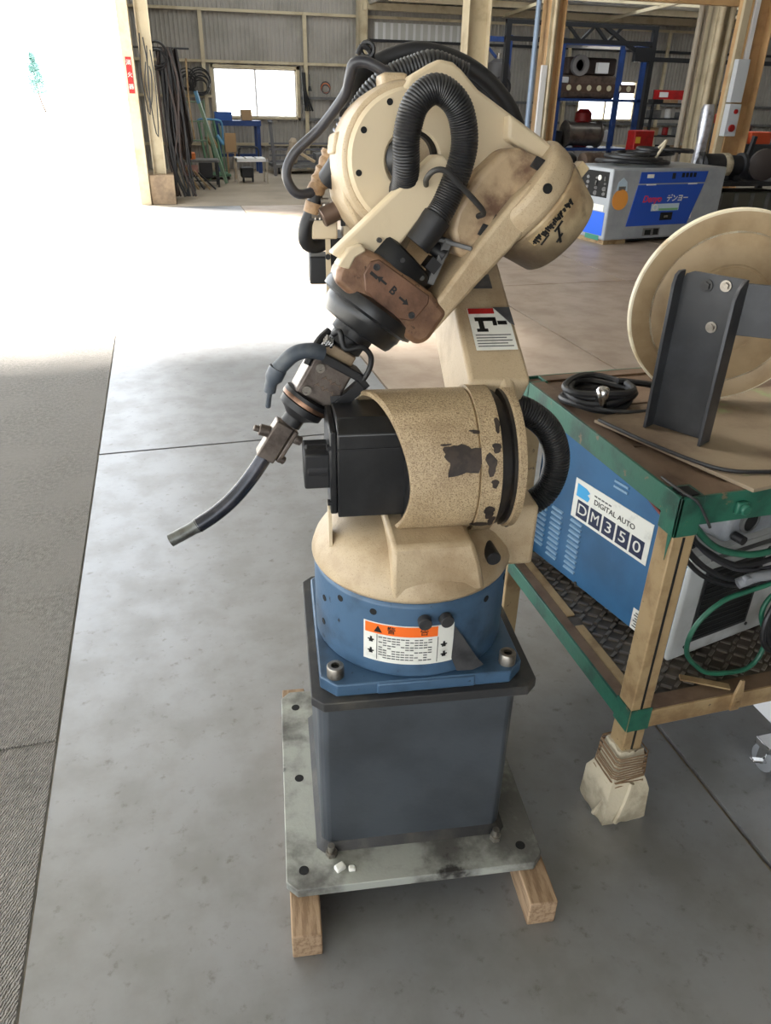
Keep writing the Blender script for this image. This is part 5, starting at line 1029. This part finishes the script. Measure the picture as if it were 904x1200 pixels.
B().lathe((.32, 0, .18), (1, 0, 0), [(.152, 0), (.158, .01), (.158, .10), (.152, .11)], 26).obj('pale_band', CLOTH, t)
B().bb((.1, -.12, 0), (.42, .12, .06)).bb((.50, -.12, 0), (.62, .12, .06)).obj('feet', DKSTEEL, t)
b = B()
for k in range(3): b.ring((-.02, -.08 + .02 * k, .20), (.8, -.6, .1 * k), .14, .02, 20, 6)
b.obj('cable_loop', RUBBER, t)
t = thing('drive_pulley', 'big dark pulley wheel at the right end of the black bench', 'pulley', (8.05, 9.55, .80))
B().lathe((0, -.02, 0), (-.35, -1, 0), [(.05, 0), (.07, .03), (.17, .03), (.20, .04), (.20, .10), (.17, .11), (.06, .12)], 30).obj('wheel', mat('dark_wheel', (.22, .19, .18), .5), t); B().bb((-.12, .05, -.20), (.12, .25, -.06)).obj('pedestal', DKSTEEL, t)
tag(B().bar((7.93, 9.75, .60), (8.02, 9.75, 1.14), .05, .05).obj('upright_rod', DKSTEEL), 'dark upright rod beside the pulley wheel', 'rod')
# far right clutter
tag(B().bb((11.7, 15.2, 0), (13.6, 15.9, .78)).obj('dark_workbench', mat('bench_dark', (.20, .22, .24), .6), bev=.01), 'dark closed workbench far right behind the motor', 'bench')
tag(B().box((12.05, 15.4, .87), (.55, .4, .16), Matrix.Rotation(.1, 3, 'Z')).obj('cardboard_tray', CARD), 'brown cardboard tray on the far dark workbench', 'tray')
tag(B().bb((12.42, 15.22, .78), (12.95, 15.57, 1.02)).obj('orange_case', mat('case_orange', (.82, .33, .18), .5), bev=.02), 'orange red case on the far dark workbench', 'case')
tag(B().bb((11.75, 15.6, .78), (12.7, 15.88, 1.16)).obj('grey_chest', mat('chest_grey', (.26, .28, .30), .5), bev=.02), 'grey chest at the back of the far dark workbench', 'chest')
for k, (x, m_, lb) in enumerate(((11.85, RED, 'left red can on the grey chest'), (12.1, WHITEP, 'white can between two red cans on the grey chest'), (12.38, RED, 'right red can on the grey chest'))):
    tag(B().lathe((x, 15.72, 1.16), (0, 0, 1), [(.07, 0), (.085, .01), (.085, .15), (.05, .19)], 12).obj('spray_can', m_), lb, 'can', 'cans on the grey chest')
# rows of rolls and pallets behind the generator
t = thing('timber_pallet', 'low brown pallet of parts behind the robot cover and the generator', 'pallet', (5.3, 11.3, 0))
for k in range(6): B().bb((.05 + .36 * k, 0, .50), (.36 + .36 * k, .9, .54)).obj('plank', MUD, t)
for x in (.05, 1.1, 2.05): B().bb((x, .0, 0), (x + .1, .9, .50)).obj('bearer', MUD, t)
for k, (x, m_, nm, lb) in enumerate(((5.42, MUD, 'brown_bundle', 'brown wrapped bundle at the left end of the pallet'), (5.95, RUBBER, 'black_roll', 'black roll in the middle of the pallet'), (6.5, MUD, 'brown_roll', 'brown roll beside the black roll on the pallet'), (7.05, mat('pinkish_rag', (.55, .38, .34), .8), 'pink_bundle', 'pinkish bundle at the right end of the pallet'))):
    tag(B().lathe((x, 11.75, .68), (1, .15, 0), [(.03, 0), (.13, .01), (.14, .1), (.125, .22), (.14, .36), (.12, .42), (.03, .43)], 16).obj(nm, m_, smooth=60), lb, 'bundle')
tag(B().cyl((6.02, 11.5, .54), (6.02, 11.5, .82), .035, n=10).obj('pale_bottle', WHITEP), 'slim pale bottle standing on the pallet', 'bottle')

# ================================================================== OUTSIDE
tr = thing('garden_tree', 'small conical tree standing far out in the bright yard', 'tree', (-8.9, 75, -.014))
B().tube(spline([(.35, 0, 0), (.1, 0, .9), (0, 0, 2.2), (0, 0, 4.2)], 12), .05, 7, False, lambda i: .07 - .005 * i).obj('trunk', MUD, tr)
b = B(); rg = random.Random(55)
for i in range(1500):
    h = rg.random() ** .8; z = 1.35 + 2.9 * h; tier = .55 + .45 * abs(math.sin(z * 4.2)); r = (1.15 * (1 - h) + .12) * tier * rg.random() ** .5; a = rg.uniform(0, 6.283)
    p = Vector((r * math.cos(a), r * math.sin(a), z - .12 * r)); d = Vector((rg.uniform(-1, 1), rg.uniform(-1, 1), rg.uniform(-.6, .6))).normalized(); e = d.orthogonal().normalized(); s_ = rg.uniform(.07, .15)
    b.add([p - d * s_, p + e * s_ * .5, p + d * s_, p - e * s_ * .5], [(0, 1, 2, 3)])
b.obj('foliage', mat('tree_leaf', (.47, .62, .59), .7, 0, (.42, .57, .55), 3, .4, .7), tr, smooth=0, kind='stuff')
